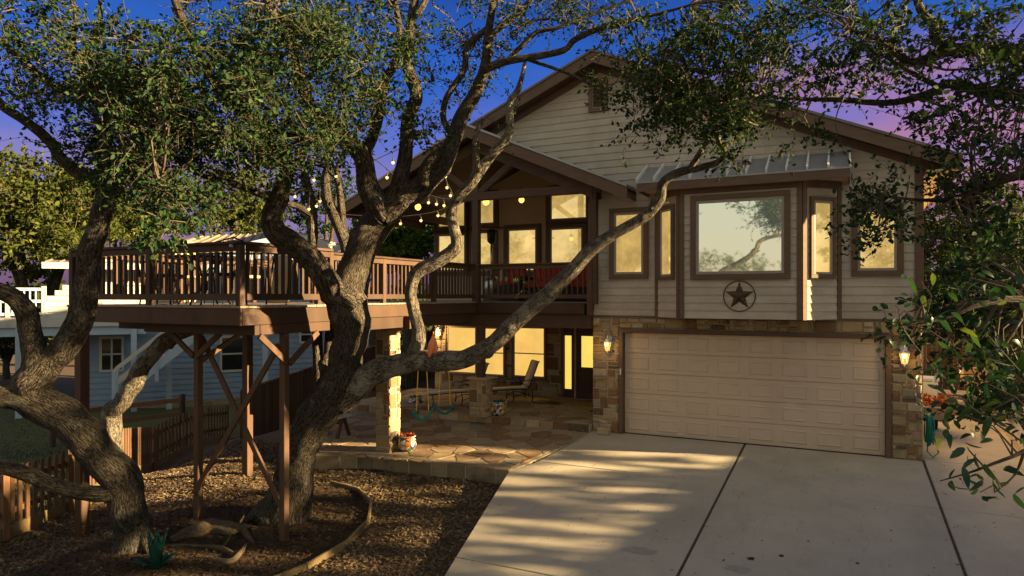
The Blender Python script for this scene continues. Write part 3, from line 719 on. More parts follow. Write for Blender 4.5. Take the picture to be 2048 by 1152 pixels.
for s in (1, -1): MB().bar((PX + s * .1, 13.82, 5.3), (PX + s * 1.05, 13.82, 6.02), .12, .14).build('truss_strut', 'trim_dark', house)
hb('eave_beam', 'trim_dark', PX + 2.78, PX + 2.94, TY1 + .012, YR, 5.0, 5.2); hb('eave_beam', 'trim_dark', PX - 2.94, PX - 2.78, TY1 + .012, YR, 5.0, 5.2)
hb('pilaster', 'trim', XG - .1, XG - .005, YF - .01, YF + .1, 2.7, 5.0)
# windows behind the upper porch
for p in ((1104, 382, 1172, 436), (946, 394, 987, 446), (879, 402, 929, 452)): win_px(*p, YR - .01, 'pane_gold', tw=.12)
for p in ((1104, 459, 1163, 535), (1019, 461, 1071, 540), (946, 467, 985, 540), (879, 472, 929, 540)): win_px(*p, YR - .01, 'pane_gold', tw=.12)
# lower porch wall: windows, door
lw_win = [(898, 655, 952, 745), (968, 657, 1008, 749), (1031, 656, 1089, 753)]
for p in lw_win:
    a, b = onY(p[0], p[1], YR), onY(p[2], p[3], YR); window(house, a.x, b.x, b.z, a.z, YR - .03, 'pane_shade', .05, .04, mull=b.z + (a.z - b.z) * .47)
da, db = onY(1126, 662, YR), onY(1210, 797, YR)
hb('door_frame', 'trim', da.x - .02, da.x + .06, YR - .1, YR + .02, .15, 2.36); hb('door_frame', 'trim', da.x + .06, db.x, YR - .1, YR + .02, 2.24, 2.36)
sx0, sx1 = onY(1131, 700, YR).x - .08, onY(1145, 700, YR).x + .08
sl = hb('sidelight', 'door_wood', sx0, sx1, YR - .05, YR + .02, .17, 2.235)
hb('pane', 'pane_bright', sx0 + .09, sx1 - .09, YR - .062, YR - .052, onY(1138, 777, YR).z, onY(1138, 671, YR).z, parent=sl)
hb('door_frame', 'vinyl', sx1 + .002, sx1 + .055, YR - .09, YR + .02, .15, 2.235)
dx0 = sx1 + .06; dr = hb('front_door', 'door_wood', dx0, dx0 + .92, YR - .05, YR + .02, .17, 2.235)
z0, z1 = onY(1170, 734, YR).z, onY(1170, 672, YR).z
hb('pane', 'pane_bright', dx0 + .14, dx0 + .76, YR - .062, YR - .052, z0, z1, parent=dr)
for xx in (dx0 + .13, dx0 + .50): soften(hb('panel', 'door_wood', xx, xx + .28, YR - .066, YR - .051, .32, z0 - .14, parent=dr), .012)
MB().lathe((dx0 + .06, YR - .08, 1.12), [(.01, -.03), (.03, -.02), (.034, 0), (.03, .02), (.01, .03)], 10).build('knob', 'black_iron', dr, True)
hb('threshold', 'steel', da.x, db.x, YR - .12, YR - .02, .152, .17)
hb('porch_soffit', 'trim_dark', XL, XG, YF - .15, YR, 2.36, 2.40); hb('porch_beam', 'trim_dark', XL + .2, XG - .005, YF - .16, YF + .02, 2.22, 2.52)
# garage door
gd = hb('garage_door', 'garage', DX0, DX1, YF + .135, YF + .17, .0, DZ)
SH = DZ / 5
for r in range(5):
    hb('door_section', 'garage', DX0 + .004, DX1 - .004, YF + .115, YF + .134, r * SH + .005, (r + 1) * SH - .006, parent=gd, bev=.005)
    for c in range(8):
        pw = (DX1 - DX0) / 8; x0 = DX0 + c * pw
        m = MB(); xa, xb, za, zb = x0 + .085, x0 + pw - .085, r * SH + .085, (r + 1) * SH - .085; y = YF + .1145
        o_ = [(xa, y, za), (xb, y, za), (xb, y, zb), (xa, y, zb)]; g_ = .022
        i_ = [(xa + g_, y + .0, za + g_), (xb - g_, y + .0, za + g_), (xb - g_, y + .0, zb - g_), (xa + g_, y + .0, zb - g_)]; i_ = [(p[0], y - .0135, p[2]) for p in i_]
        k_ = [(p[0] + sx * .02, y - .0135, p[2] + sz * .02) for p, (sx, sz) in zip(i_, ((1, 1), (-1, 1), (-1, -1), (1, -1)))]; k_ = [(p[0], y - .004, p[2]) for p in k_]
        m.v = o_ + i_ + k_; m.f = [(j, (j + 1) % 4, 4 + (j + 1) % 4, 4 + j) for j in range(4)] + [(4 + j, 4 + (j + 1) % 4, 8 + (j + 1) % 4, 8 + j) for j in range(4)] + [(8, 9, 10, 11)]
        m.build('panel', 'garage', gd)
hb('handle', 'white_metal', DX0 + 1.12, DX0 + 1.22, YF + .09, YF + .112, .06, .08, parent=gd)
for x0, x1, z0, z1 in ((DX0 - .09, DX0 - .002, 0, DZ + .09), (DX1 + .002, DX1 + .09, 0, DZ + .09)): hb('door_jamb', 'trim', x0, x1, YF - .035, YF + .16, z0, z1, bev=.006)
hb('door_head', 'trim', DX0 - .002, DX1 + .002, YF - .035, YF + .16, DZ + .004, DZ + .09, bev=.006)
hb('weather_strip', 'trim_dark', DX0, DX1, YF + .1, YF + .114, 0, .012)
hb('door_latch', 'white_metal', DX0 - .06, DX0 - .03, YF - .05, YF - .036, 1.25, 1.38)

# ---------------------------------------------------------------- stone veneer, stone by stone
def ashlar(parent, T, w, h, holes, cell, seed, depth=(.02, .05), mat='stone', big=.5):
    """fill a w x h wall with rectangles of whole cells; T maps (x, out, z)"""
    rd = random.Random(seed); nx, nz = max(1, round(w / cell)), max(1, round(h / cell)); cw, ch = w / nx, h / nz
    used = [[any(a - 1e-6 < (i + .5) * cw < b and c < (j + .5) * ch < d for a, b, c, d in holes) for i in range(nx)] for j in range(nz)]
    opts = [(2, 1), (3, 1), (2, 2), (3, 2), (4, 2), (1, 1), (2, 3), (3, 3), (1, 2), (4, 1)]; wt = [6, 6, 7, 8, 4 * big * 2, 2, 2, 2 * big, 3, 2]
    cnt = 0
    for j in range(nz):
        for i in range(nx):
            if used[j][i]: continue
            for _ in range(12):
                a, b = rd.choices(opts, wt)[0]
                if i + a <= nx and j + b <= nz and not any(used[jj][ii] for jj in range(j, j + b) for ii in range(i, i + a)): break
            else: a = b = 1
            for jj in range(j, j + b):
                for ii in range(i, i + a): used[jj][ii] = True
            g = .006; x0, x1, z0, z1 = i * cw + g, (i + a) * cw - g, j * ch + g, (j + b) * ch - g; d = rd.uniform(*depth)
            k = lambda: rd.uniform(0, .012)
            m = MB(); c = [(x0 + k(), z0 + k()), (x1 - k(), z0 + k()), (x1 - k(), z1 - k()), (x0 + k(), z1 - k())]
            f = .014; fr = [(c[0][0] + f, c[0][1] + f), (c[1][0] - f, c[1][1] + f), (c[2][0] - f, c[2][1] - f), (c[3][0] + f, c[3][1] - f)]
            m.v = [T(x, -.02, z) for x, z in c] + [T(x, d - .010 - rd.uniform(0, .006), z) for x, z in c] + [T(x, d + rd.uniform(-.007, .007), z) for x, z in fr]
            m.f = [(q, (q + 1) % 4, 4 + (q + 1) % 4, 4 + q) for q in range(4)] + [(4 + q, 4 + (q + 1) % 4, 8 + (q + 1) % 4, 8 + q) for q in range(4)] + [(8, 9, 10, 11)]
            m.build('stone', mat, parent); cnt += 1
    return cnt
sv = hb('stone_veneer', 'mortar', XG + .005, DX0 - .095, YF + .012, YF + .029, 0, 2.46)
TF = lambda x0: (lambda x, d, z: (x0 + x, YF + .025 - d, z))
ns = ashlar(house, TF(XG), DX0 - .092 - XG, 2.46, [], .085, 11)
ns += ashlar(house, TF(DX1 + .092), XR - DX1 - .092, 2.46, [], .085, 12)
ns += ashlar(house, TF(DX0 - .09), DX1 - DX0 + .18, 2.46 - DZ - .095, [], .09, 13) if False else ashlar(house, lambda x, d, z: (DX0 - .09 + x, YF + .025 - d, DZ + .095 + z), DX1 - DX0 + .18, 2.46 - DZ - .095, [], .09, 13)
holes = []
for p in lw_win:
    a, b = onY(p[0], p[1], YR), onY(p[2], p[3], YR); holes.append((a.x - .1 - XL, b.x + .1 - XL, b.z - .1 - .15, a.z + .1 - .15))
holes.append((da.x - .03 - XL, 99, 0, 2.2))
pw = hb('porch_stone_wall', 'mortar', XL, da.x - .03, YR + .01, YR + .028, .15, 2.36)
n2 = ashlar(pw, lambda x, d, z: (XL + x, YR + .02 - d, .15 + z), XG - XL, 2.2, holes, .125, 14)
MB().box(XR - .01, XR + .012, YF + .02, YF + .27, 0, 2.49).build('stone_return', 'cap_stone', house)

# columns
def column(name, label, x0, x1, y0, y1, z0, z1, seed, cap):
    c = root(name, label, 'column', ((x0 + x1) / 2, (y0 + y1) / 2, z0))
    MB().box(x0 + .02, x1 - .02, y0 + .02, y1 - .02, z0, z1).build('core', 'mortar', c)
    ashlar(c, lambda x, d, z: (x0 + x, y0 + .03 - d, z0 + z), x1 - x0, z1 - z0, [], .105, seed, (.02, .04))
    ashlar(c, lambda x, d, z: (x1 - .03 + d, y0 + x, z0 + z), y1 - y0, z1 - z0, [], .105, seed + 1, (.02, .04))
    ashlar(c, lambda x, d, z: (x0 + .03 - d, y1 - x, z0 + z), y1 - y0, z1 - z0, [], .2, seed + 2, (.02, .04))
    if cap: soften(MB().box(x0 - .03, x1 + .03, y0 - .03, y1 + .03, z1 + .002, z1 + .05).build('cap', 'cap_stone', c), .012)
    return c
c1 = column('stone_column', 'tall square stone column standing under the deck with a sunlit side', -8.39, -8.02, 11.0, 11.36, zp(11) - .01, 2.28, 21, False)
c2 = column('stone_pier', 'waist high stone pier carrying a dark post at the porch edge', -7.79, -7.33, 13.68, 14.05, .15, 1.0, 31, True)
soften(MB().box(-7.64, -7.48, 13.79, 13.95, 1.045, 2.24).build('post', 'trim_dark', c2), .006)

# loose stone at the garage corner
a = onY(1208, 866, 13.85)
ls = soften(MB().box(a.x - .13, a.x + .13, 13.78, 13.92, -.015, .13).build('stone_block', 'cap_stone'), .02); tag(ls, 'single tan stone block resting on the ground at the garage corner', 'stone')
# ---------------------------------------------------------------- raised deck
FZ, RT = 2.79, 3.65
DXL, DXN, DXF = -10.85, -7.15, -7.66       # left edge, right edge near, right edge far
DY0, DY1 = 6.50, 8.35
deck = root('raised_deck', 'raised brown timber deck with slatted railing on tall braced posts', 'deck', (-9, 8, -.5))
def db_(name, mat, *b, bev=.006, parent=None):
    o = MB().box(*b).build(name, mat, parent or deck)
    if bev: soften(o, bev, 1)
    return o
y = DY0 - .02
while y < 13.85:                            # floor boards run along X
    db_('deck_board', 'deck_floor', DXL, DXN + .03 if y < DY1 - .1 else DXF + .03, y, y + .138, FZ - .03, FZ, bev=.004); y += .144
while y < 17.2:
    db_('deck_board', 'deck_floor', XL + .3, XG - .12, y, y + .138, FZ - .03, FZ, bev=.004); y += .144
# rim boards and beams
db_('rim_board', 'deck_wood', DXL, DXN, DY0, DY0 + .04, FZ - .26, FZ - .032); db_('rim_board', 'deck_wood', DXN - .04, DXN + .002, DY0 + .042, DY1, FZ - .26, FZ - .032)
db_('rim_board', 'deck_wood', DXF, DXN - .042, DY1 - .04, DY1, FZ - .26, FZ - .032); db_('rim_board', 'deck_wood', DXF - .04, DXF, DY1 + .002, 13.8, FZ - .26, FZ - .032)
db_('rim_board', 'deck_wood', DXL, DXL + .04, DY0 + .042, 17, FZ - .26, FZ - .032); db_('rim_board', 'deck_wood', DXF - .04, XG - .1, 13.802, 13.84, FZ - .26, FZ - .032)
bx = onY(290, 650, 6.78).x
db_('beam', 'deck_wood', bx, DXN - .01, 6.76, 6.85, FZ - .40, FZ - .262); db_('beam', 'deck_wood', DXN - .055, DXN - .004, 6.852, DY1 - .1, FZ - .40, FZ - .262)
db_('beam', 'deck_wood', DXL + .1, DXN - .06, 7.26, 7.35, FZ - .40, FZ - .262)
db_('beam', 'deck_wood', DXF - .12, DXF - .03, 9.2, 13.6, FZ - .48, FZ - .262)
db_('beam', 'trim_dark', -8.9, -7.55, 10.98, 11.32, 2.282, FZ - .262)
db_('beam', 'deck_wood', DXL + .1, -8.9, 9.3, 9.42, FZ - .42, FZ - .262)
for x in np.arange(DXL + .4, DXN - .2, .41): db_('joist', 'deck_wood', x, x + .04, DY0 + .042, DY1 - .05 if x > DXF else 13.7, FZ - .225, FZ - .034, bev=0)
# posts and braces
def post(x, y, s, z1, z0=None): 
    z0 = gz(x, y) - .1 if z0 is None else z0; return db_('post', 'post_wood', x - s / 2, x + s / 2, y - s / 2, y + s / 2, z0, z1)
P568 = onX(568, 1088, -7.22); P396 = onY(396, 1030, 7.3)
post(-7.215, P568.y, .10, FZ - .402, P568.z - .1); post(P396.x, 7.305, .10, FZ - .402, P396.z - .1)
post(-10.1, 9.36, .14, FZ - .422); post(-10.68, 6.62, .15, FZ - .262, -1.0)
post(DXL + .15, 12.6, .14, FZ - .262)
def brace(a, b, w=.085, h=.04): soften(MB().bar(a, b, h, w).build('brace', 'post_wood', deck), .004, 1)
py = P568.y
brace((-7.15, py - .02, 1.98), (-7.15, py - .52, FZ - .41)); brace((-7.15, py + .03, 1.95), (-7.15, py + .62, FZ - .41))
brace((P396.x - .03, 7.245, 2.0), (P396.x - .58, 7.245, FZ - .42)); brace((P396.x + .03, 7.245, 2.0), (P396.x + .55, 7.245, FZ - .42))
zc = lambda px, yy, Y: onY(px, yy, Y).z
brace((P396.x, 7.23, zc(396, 985, 7.3)), (-7.25, P568.y - .07, zc(568, 690, 7.3)), .085); brace((P396.x, 7.37, zc(396, 675, 7.3)), (-7.25, P568.y + .07, zc(568, 1040, 7.3)), .085)
brace((P396.x, 7.3, 1.9), (-10.1, 9.36, 2.3), .085)
# railing
bal = MB().box(-.019, .019, -.019, .019, 0, .62).mesh('baluster', 'deck_wood')
def rail(a, b, n_posts, skip_first=False, skip_last=False, sp=.125):
    a, b = V(*a, 0), V(*b, 0); L = (b - a).length; d = (b - a) / L; n = V(d.y, -d.x, 0)
    r = root_part = MB().bar(a + V(0, 0, RT - .02), b + V(0, 0, RT - .02), .15, .04).build('top_rail', 'deck_wood', deck); soften(r, .006, 1)
    for z, h in ((RT - .085, .09), (FZ + .12, .09)):
        soften(MB().bar(a + V(0, 0, z) + n * .02, b + V(0, 0, z) + n * .02, .04, h).build('rail', 'deck_wood', deck), .004, 1)
    for k in range(n_posts):
        if (k == 0 and skip_first) or (k == n_posts - 1 and skip_last): continue
        p = a + d * (L * k / (n_posts - 1)); db_('rail_post', 'deck_wood', p.x - .045, p.x + .045, p.y - .045, p.y + .045, FZ - .2, RT - .042)
    m = int(L / sp)
    for k in range(m):
        p = a + d * (L * (k + .5) / m) - n * .022; o = link('baluster', bal, deck, (p.x, p.y, FZ + .11))
rail((DXL + .06, DY0 + .05), (DXN - .05, DY0 + .05), 3)
rail((DXN - .05, DY0 + .13), (DXN - .05, DY1 - .05), 2, True)
rail((DXF - .05, DY1 + .25), (DXF - .05, 13.82), 4)
rail((DXF - .02, 13.84), (XG + .05, 13.84), 2, True)
rail((DXL + .06, DY0 + .2), (DXL + .06, 13.6), 5)
pp = db_('rail_post', 'deck_wood', XG - .02, XG + .10, 13.72, 13.84, FZ - .28, RT + .0)
hk = MB(); c = V(XG - .1, 13.66, RT - .08)
hk.tube([c + V(.03 * math.cos(t), 0, .035 * math.sin(t)) for t in np.linspace(-1.2, 4.2, 12)], .008, 6).build('hook', 'white_metal', deck)
MB().lathe((DXN - .12, DY0 - .03, RT - .09), [(.03, 0), (.035, .03), (.02, .05)], 10).build('post_light', 'steel', deck, True)

# furniture on the near deck
def chair(loc, rz, mat_seat, label, name='iron_chair', group=None):
    c = root(name, label, 'chair', loc, group); T = Matrix.Translation(loc) @ Matrix.Rotation(rz, 4, 'Z'); t = lambda *p: T @ V(*p)
    for sx in (-1, 1):
        for sy in (-1, 1): MB().tube([t(sx * .24, sy * .24, 0), t(sx * .22, sy * .21, .22), t(sx * .23, sy * .22, .43)], .013, 6).build('leg', 'black_iron', c)
        MB().tube([t(sx * .24, -.22, .43), t(sx * .27, -.24, .62), t(sx * .28, -.05, .66), t(sx * .26, .22, .64)], .014, 6).build('arm', 'black_iron', c)
    s = MB(); k = len(s.v); s.box(-.24, .24, -.24, .24, .42, .47); s.v = [tuple(t(*v)) for v in s.v]; soften(s.build('seat', mat_seat, c), .02)
    f = MB().tube([t(-.23, .24, .43), t(-.24, .31, .9), t(0, .335, .98), t(.24, .31, .9), t(.23, .24, .43)], .014, 6).build('back_frame', 'black_iron', c)
    for q in (-.14, -.07, 0, .07, .14): MB().tube([t(q, .255, .46), t(q * 1.05, .285, .7), t(q, .325, .95)], .007, 5).build('back_bar', 'black_iron', c)
    return c
tb = root('iron_table', 'round black iron table standing on the raised deck', 'table', (-8.9, 7.4, FZ))
MB().lathe((-8.9, 7.4, FZ), [(.55, .70), (.56, .715), (.56, .73), (.55, .74)], 28).build('table_top', 'black_iron', tb)
for k in range(4):
    w = k * math.pi / 2 + .4; d = V(math.cos(w), math.sin(w), 0)
    MB().tube([V(-8.9, 7.4, FZ) + d * r + V(0, 0, z) for r, z in ((.42, .0), (.34, .12), (.08, .2), (.08, .5), (.3, .7))], .016, 6).build('leg', 'black_iron', tb)
chair((-9.5, 7.15, FZ), 2.0, 'black_iron', 'black iron armchair between the round table and the big oak limb'); chair((-8.25, 7.2, FZ), -1.9, 'black_iron', 'black iron armchair by the lit corner of the deck railing')
chair((-8.9, 8.2, FZ), 0.1, 'tan_cloth', 'iron armchair with tan seat behind the round deck table'); chair((-9.9, 7.9, FZ), .8, 'tan_cloth', 'iron armchair with tan seat near the left end of the deck')
gc = root('covered_grill', 'boxy grill under a tan fabric cover on the deck', 'grill', (-9.2, 9.6, FZ))
gp = onY(350, 482, 9.6)
m = MB(); m.prism([(gp.x - .4, 9.3, FZ), (gp.x + .4, 9.3, FZ), (gp.x + .38, 9.3, gp.z - .06), (gp.x + .3, 9.3, gp.z), (gp.x - .3, 9.3, gp.z), (gp.x - .38, 9.3, gp.z - .06)], (0, .5, 0)); soften(m.build('cover', 'tan_cloth', gc), .03)
for s in (-1, 1): MB().box(gp.x + s * .3 - .03, gp.x + s * .3 + .03, 9.28, 9.298, FZ + .3, FZ + .34).build('strap', 'black_iron', gc)
us = root('sun_lounger', 'folded tan sun lounger leaning behind the railing near the oak', 'lounger', (-8.0, 7.9, FZ))
m = MB(); m.prism([(-8.15, 7.95, FZ + .02), (-7.75, 7.95, FZ + .02), (-7.8, 8.1, FZ + .78), (-8.1, 8.1, FZ + .78)], (0, .05, 0)); soften(m.build('sling', 'tan_cloth', us), .01)
for x in (-8.17, -7.75): MB().tube([(x, 7.94, FZ), (x + (.03 if x < -8 else -.03), 8.09, FZ + .8)], .015, 6).build('frame', 'black_iron', us)

# porch seating and patio heater
so = root('outdoor_sofa', 'outdoor sofa with red cushions behind the porch railing', 'sofa', (-5.9, 14.9, FZ))
MB().box(-6.8, -5.05, 14.55, 15.25, FZ, FZ + .32).build('base', 'black_iron', so)
for k in range(3):
    x = -6.8 + k * .585; soften(MB().box(x + .01, x + .575, 14.5, 15.1, FZ + .322, FZ + .46).build('seat_cushion', 'red_cloth', so), .03); soften(MB().box(x + .01, x + .575, 15.1, 15.26, FZ + .462, FZ + .86).build('back_cushion', 'red_cloth', so), .04)
for x in (-6.92, -5.04): soften(MB().box(x, x + .11, 14.5, 15.25, FZ + .322, FZ + .6).build('arm', 'black_iron', so), .02)
ar = root('porch_armchair', 'porch armchair with a red back cushion beside the central post', 'chair', (-7.35, 15.2, FZ))
MB().box(-7.66, -7.1, 14.95, 15.5, FZ, FZ + .4).build('base', 'black_iron', ar); soften(MB().box(-7.62, -7.14, 15.36, 15.5, FZ + .41, FZ + .86).build('back_cushion', 'red_cloth', ar), .04); soften(MB().box(-7.62, -7.14, 14.95, 15.35, FZ + .41, FZ + .5).build('seat_cushion', 'red_cloth', ar), .03)
hp = onY(983, 500, 15.6); ph = root('patio_heater', 'tall steel patio heater with a round reflector on the porch', 'heater', (hp.x, 15.6, FZ))
c = (hp.x, 15.6, FZ); zt = onY(983, 455, 15.6).z - FZ
MB().lathe(c, [(.23, 0), (.23, .5), (.16, .6), (.05, .62)], 18).build('tank_housing', 'steel', ph, True); MB().lathe(c, [(.03, .62), (.03, zt - .4)], 10).build('pole', 'steel', ph, True)
MB().lathe(c, [(.05, zt - .42), (.11, zt - .36), (.12, zt - .1), (.08, zt - .05)], 16).build('burner', 'black_iron', ph, True); MB().lathe(c, [(.36, zt - .03), (.3, zt), (.08, zt + .05), (.01, zt + .055)], 24).build('reflector', 'trim_dark', ph, True)

# ---------------------------------------------------------------- fences
pf = root('picket_fence', 'brown timber picket fence along the left side of the mulch yard', 'fence', (-13, 9, -1))
pk = MB(); pk.prism([(-.038, -.01, 0), (.038, -.01, 0), (.038, -.01, .86), (.022, -.01, .895), (-.022, -.01, .895), (-.038, -.01, .86)], (0, .02, 0)); pkm = pk.mesh('picket', 'picket_wood')
for (xa, ya), (xb, yb) in zip(FENCE, FENCE[1:]):
    a, b = V(xa, ya, 0), V(xb, yb, 0); L = (b - a).length; d = (b - a) / L; ang = math.atan2(d.y, d.x); n = V(-d.y, d.x, 0)
    npan = max(1, round(L / 2.2))
    for j in range(npan):
        p, q = a + d * (L * j / npan), a + d * (L * (j + 1) / npan); p.z, q.z = gz(p.x, p.y), gz(q.x, q.y); 
        for h in (.36, .8): soften(MB().bar(p + V(0, 0, h) + n * .035, q + V(0, 0, h) + n * .035, .04, .085).build('rail', 'picket_wood', pf), .003, 1)
        soften(MB().bar(p + V(0, 0, .06), q + V(0, 0, .06), .045, .22).build('kick_board', 'kick_wood', pf), .005, 1)
        MB().box(p.x - .045, p.x + .045, p.y - .045 + .08, p.y + .045 + .08, p.z - .1, p.z + .95).build('fence_post', 'picket_wood', pf)
        ll = (q - p).length; m = int(ll / .155)
        for k in range(m):
            t = (k + .5) / m; c = p.lerp(q, t); o = link('picket', pkm, pf, (c.x - n.x * .012, c.y - n.y * .012, c.z + .13), (0, 0, ang))
vf = root('privacy_fence', 'dark brown board fence between the patio and the pale blue neighbour house', 'fence', (-15.2, 18, -1))
pl = [(-15.6, 14.2, -1.3, .2), (-15.35, 16.3, -1.1, .55), (-15.2, 18.6, -.8, .95), (-14.9, 22, -.4, 1.45), (-14.2, 27, 0, 1.75)]
vr = random.Random(9)
for (xa, ya, z0, z1), (xb, yb, w0, w1) in zip(pl, pl[1:]):
    L = math.hypot(xb - xa, yb - ya); n = int(L / .14); d = V(xb - xa, yb - ya, 0) / L; nn = V(d.y, -d.x, 0)
    for k in range(n):
        t = k / n; p = V(xa + (xb - xa) * t, ya + (yb - ya) * t, 0); q = p + d * (L / n - .006); o = nn * vr.uniform(0, .012)
        m = MB(); zb = z0 + (w0 - z0) * t - .2; zt = z1 + (w1 - z1) * t + vr.uniform(-.008, .008)
        m.prism([(p.x + o.x, p.y + o.y, zb), (q.x + o.x, q.y + o.y, zb), (q.x + o.x, q.y + o.y, zt), (p.x + o.x, p.y + o.y, zt)], (-nn.x * .02, -nn.y * .02, 0)); m.build('board', 'fence_dark', vf)
    MB().bar((xa, ya, z1 + .015), (xb, yb, w1 + .015), .07, .03).build('cap_rail', 'picket_wood', vf)
ig = root('iron_gate', 'black iron bar gate at the far corner of the porch', 'gate', (-12.2, 18.4, 0))
for x in np.arange(-13.4, -11.0, .11): MB().box(x - .008, x + .008, 18.39, 18.41, 0, 1.25).build('bar', 'black_iron', ig)
for z in (.12, 1.15): MB().box(-13.45, -11.0, 18.385, 18.415, z, z + .03).build('rail', 'black_iron', ig)
# low split-rail fence in the neighbour's yard
lf = root('rail_fence', 'low two rail wooden fence in front of the neighbour stairs', 'fence', (-22, 14, -1.3))
pts = [pt(105, 830, 19), pt(225, 832, 20.5), pt(365, 838, 22)]
for a, b in zip(pts, pts[1:]):
    for dz in (.42, -.02): MB().bar(V(a.x, a.y, -.85 + dz), V(b.x, b.y, -.85 + dz), .05, .14).build('rail', 'picket_wood', lf)
for p in pts: MB().box(p.x - .06, p.x + .06, p.y - .06, p.y + .06, -1.5, -.25).build('fence_post', 'fence_dark', lf)
# ---------------------------------------------------------------- trees
def catmull(P, sub):
    out = []
    n = len(P)
    for i in range(n - 1):
        p0, p1, p2, p3 = P[max(i - 1, 0)], P[i], P[i + 1], P[min(i + 2, n - 1)]
        for k in range(sub):
            t = k / sub; out.append(.5 * ((2 * p1) + (p2 - p0) * t + (2 * p0 - 5 * p1 + 4 * p2 - p3) * t * t + (3 * p1 - p0 - 3 * p2 + p3) * t ** 3))
    out.append(P[-1]); return out
def limb_mesh(chains, n=14, lump=.10, seed=0, mat='bark', name='limb', taper_end=False):
    """chains: list of np arrays (k,4) xyz+radius; one mesh with bark coordinates"""
    vs, fs, bk = [], [], []
    for ci, C in enumerate(chains):
        pts = [Vector(c[:3]) for c in C]; rad = [c[3] for c in C]; m = len(pts); t = (pts[1] - pts[0]).normalized()
        a = t.cross(Vector((.3, .2, 1)) if abs(t.z) < .9 else Vector((1, .2, 0))).normalized(); i0 = len(vs); s = 0; ra = sum(rad) / m
        nn = n if ra > .03 else max(5, n // 2)
        kr = random.Random(int(seed * 31 + ci * 7 + m)); Lt = sum((pts[i + 1] - pts[i]).length for i in range(m - 1))
        knots = [(kr.uniform(0, Lt), kr.uniform(0, 6.28), kr.uniform(.14, .42)) for _ in range(int(Lt / (5 * ra + .2)))] if ra > .04 else []
        if m > 5: pts = [p_ if i in (0, m - 1) else p_ + Vector((noise.noise(p_ * 2.6 + Vector((seed, 0, 0))), noise.noise(p_ * 2.6 + Vector((0, seed, 9))), noise.noise(p_ * 2.6 + Vector((5, 0, seed))))) * (.30 * rad[i]) for i, p_ in enumerate(pts)]
        for k in range(m):
            t = (pts[min(k + 1, m - 1)] - pts[max(k - 1, 0)]).normalized(); a = (a - t * a.dot(t)).normalized(); b = t.cross(a)
            if k: s += (pts[k] - pts[k - 1]).length
            for j in range(nn):
                w = 2 * math.pi * j / nn; d = a * math.cos(w) + b * math.sin(w)
                q = noise.noise(pts[k] * 2.2 + d * .9 + Vector((seed, ci, 0))) + .5 * noise.noise(pts[k] * 6 + d * 1.7 + Vector((0, seed, ci)))
                q += .55 * noise.noise(Vector((math.cos(w) * ra * 16 + ci * 3, math.sin(w) * ra * 16, s * 3.2 + seed))) if ra > .05 else 0; kn = 0
                for ks, kw, ka in knots:
                    if abs(ks - s) < ra * 1.6: dw = (w - kw + math.pi) % (2 * math.pi) - math.pi; kn += ka * math.exp(-((ks - s) / (ra * .55)) ** 2 - (dw / .5) ** 2)
                r = rad[k] * (1 + lump * q + kn); vs.append(tuple(pts[k] + d * r)); bk += [math.cos(w) * ra + ci, math.sin(w) * ra, s]
        for k in range(m - 1):
            q = i0 + k * nn
            for j in range(nn): fs.append((q + j, q + (j + 1) % nn, q + nn + (j + 1) % nn, q + nn + j))
        fs.append(tuple(range(i0 + nn - 1, i0 - 1, -1))); e = i0 + (m - 1) * nn; fs.append(tuple(range(e, e + nn)))
    return vs, fs, bk
def bark_obj(name, chains, parent, mat='bark', n=14, lump=.10, seed=0):
    vs, fs, bk = limb_mesh(chains, n, lump, seed); off = BASE[parent]
    me = bpy.data.meshes.new(name); me.from_pydata([(v[0] - off.x, v[1] - off.y, v[2] - off.z) for v in vs], [], fs); me.materials.append(M[mat])
    me.polygons.foreach_set('use_smooth', [True] * len(fs)); at = me.attributes.new('bark', 'FLOAT_VECTOR', 'POINT'); at.data.foreach_set('vector', bk)
    o = bpy.data.objects.new(name, me); COL.objects.link(o); o.parent = parent; BASE[o] = BASE[parent]; return o
def chain_px(pts, f0, f1, sub=None):
    """pts: (px, py, radius px[, f]); distance eased from f0 to f1 along the limb"""
    P = []; n = len(pts)
    for i, p in enumerate(pts):
        f = p[3] if len(p) > 3 else f0 + (f1 - f0) * i / (n - 1); q = pt(p[0], p[1], f); P.append(np.array([q.x, q.y, q.z, p[2] * .77 * f / FP]))
    L = sum(np.linalg.norm(P[i + 1][:3] - P[i][:3]) for i in range(n - 1)); r = np.mean([p[3] for p in P])
    if sub is None: sub = max(3, int(L / (n - 1) / max(.03, r * .25)))
    return np.array(catmull(P, sub))

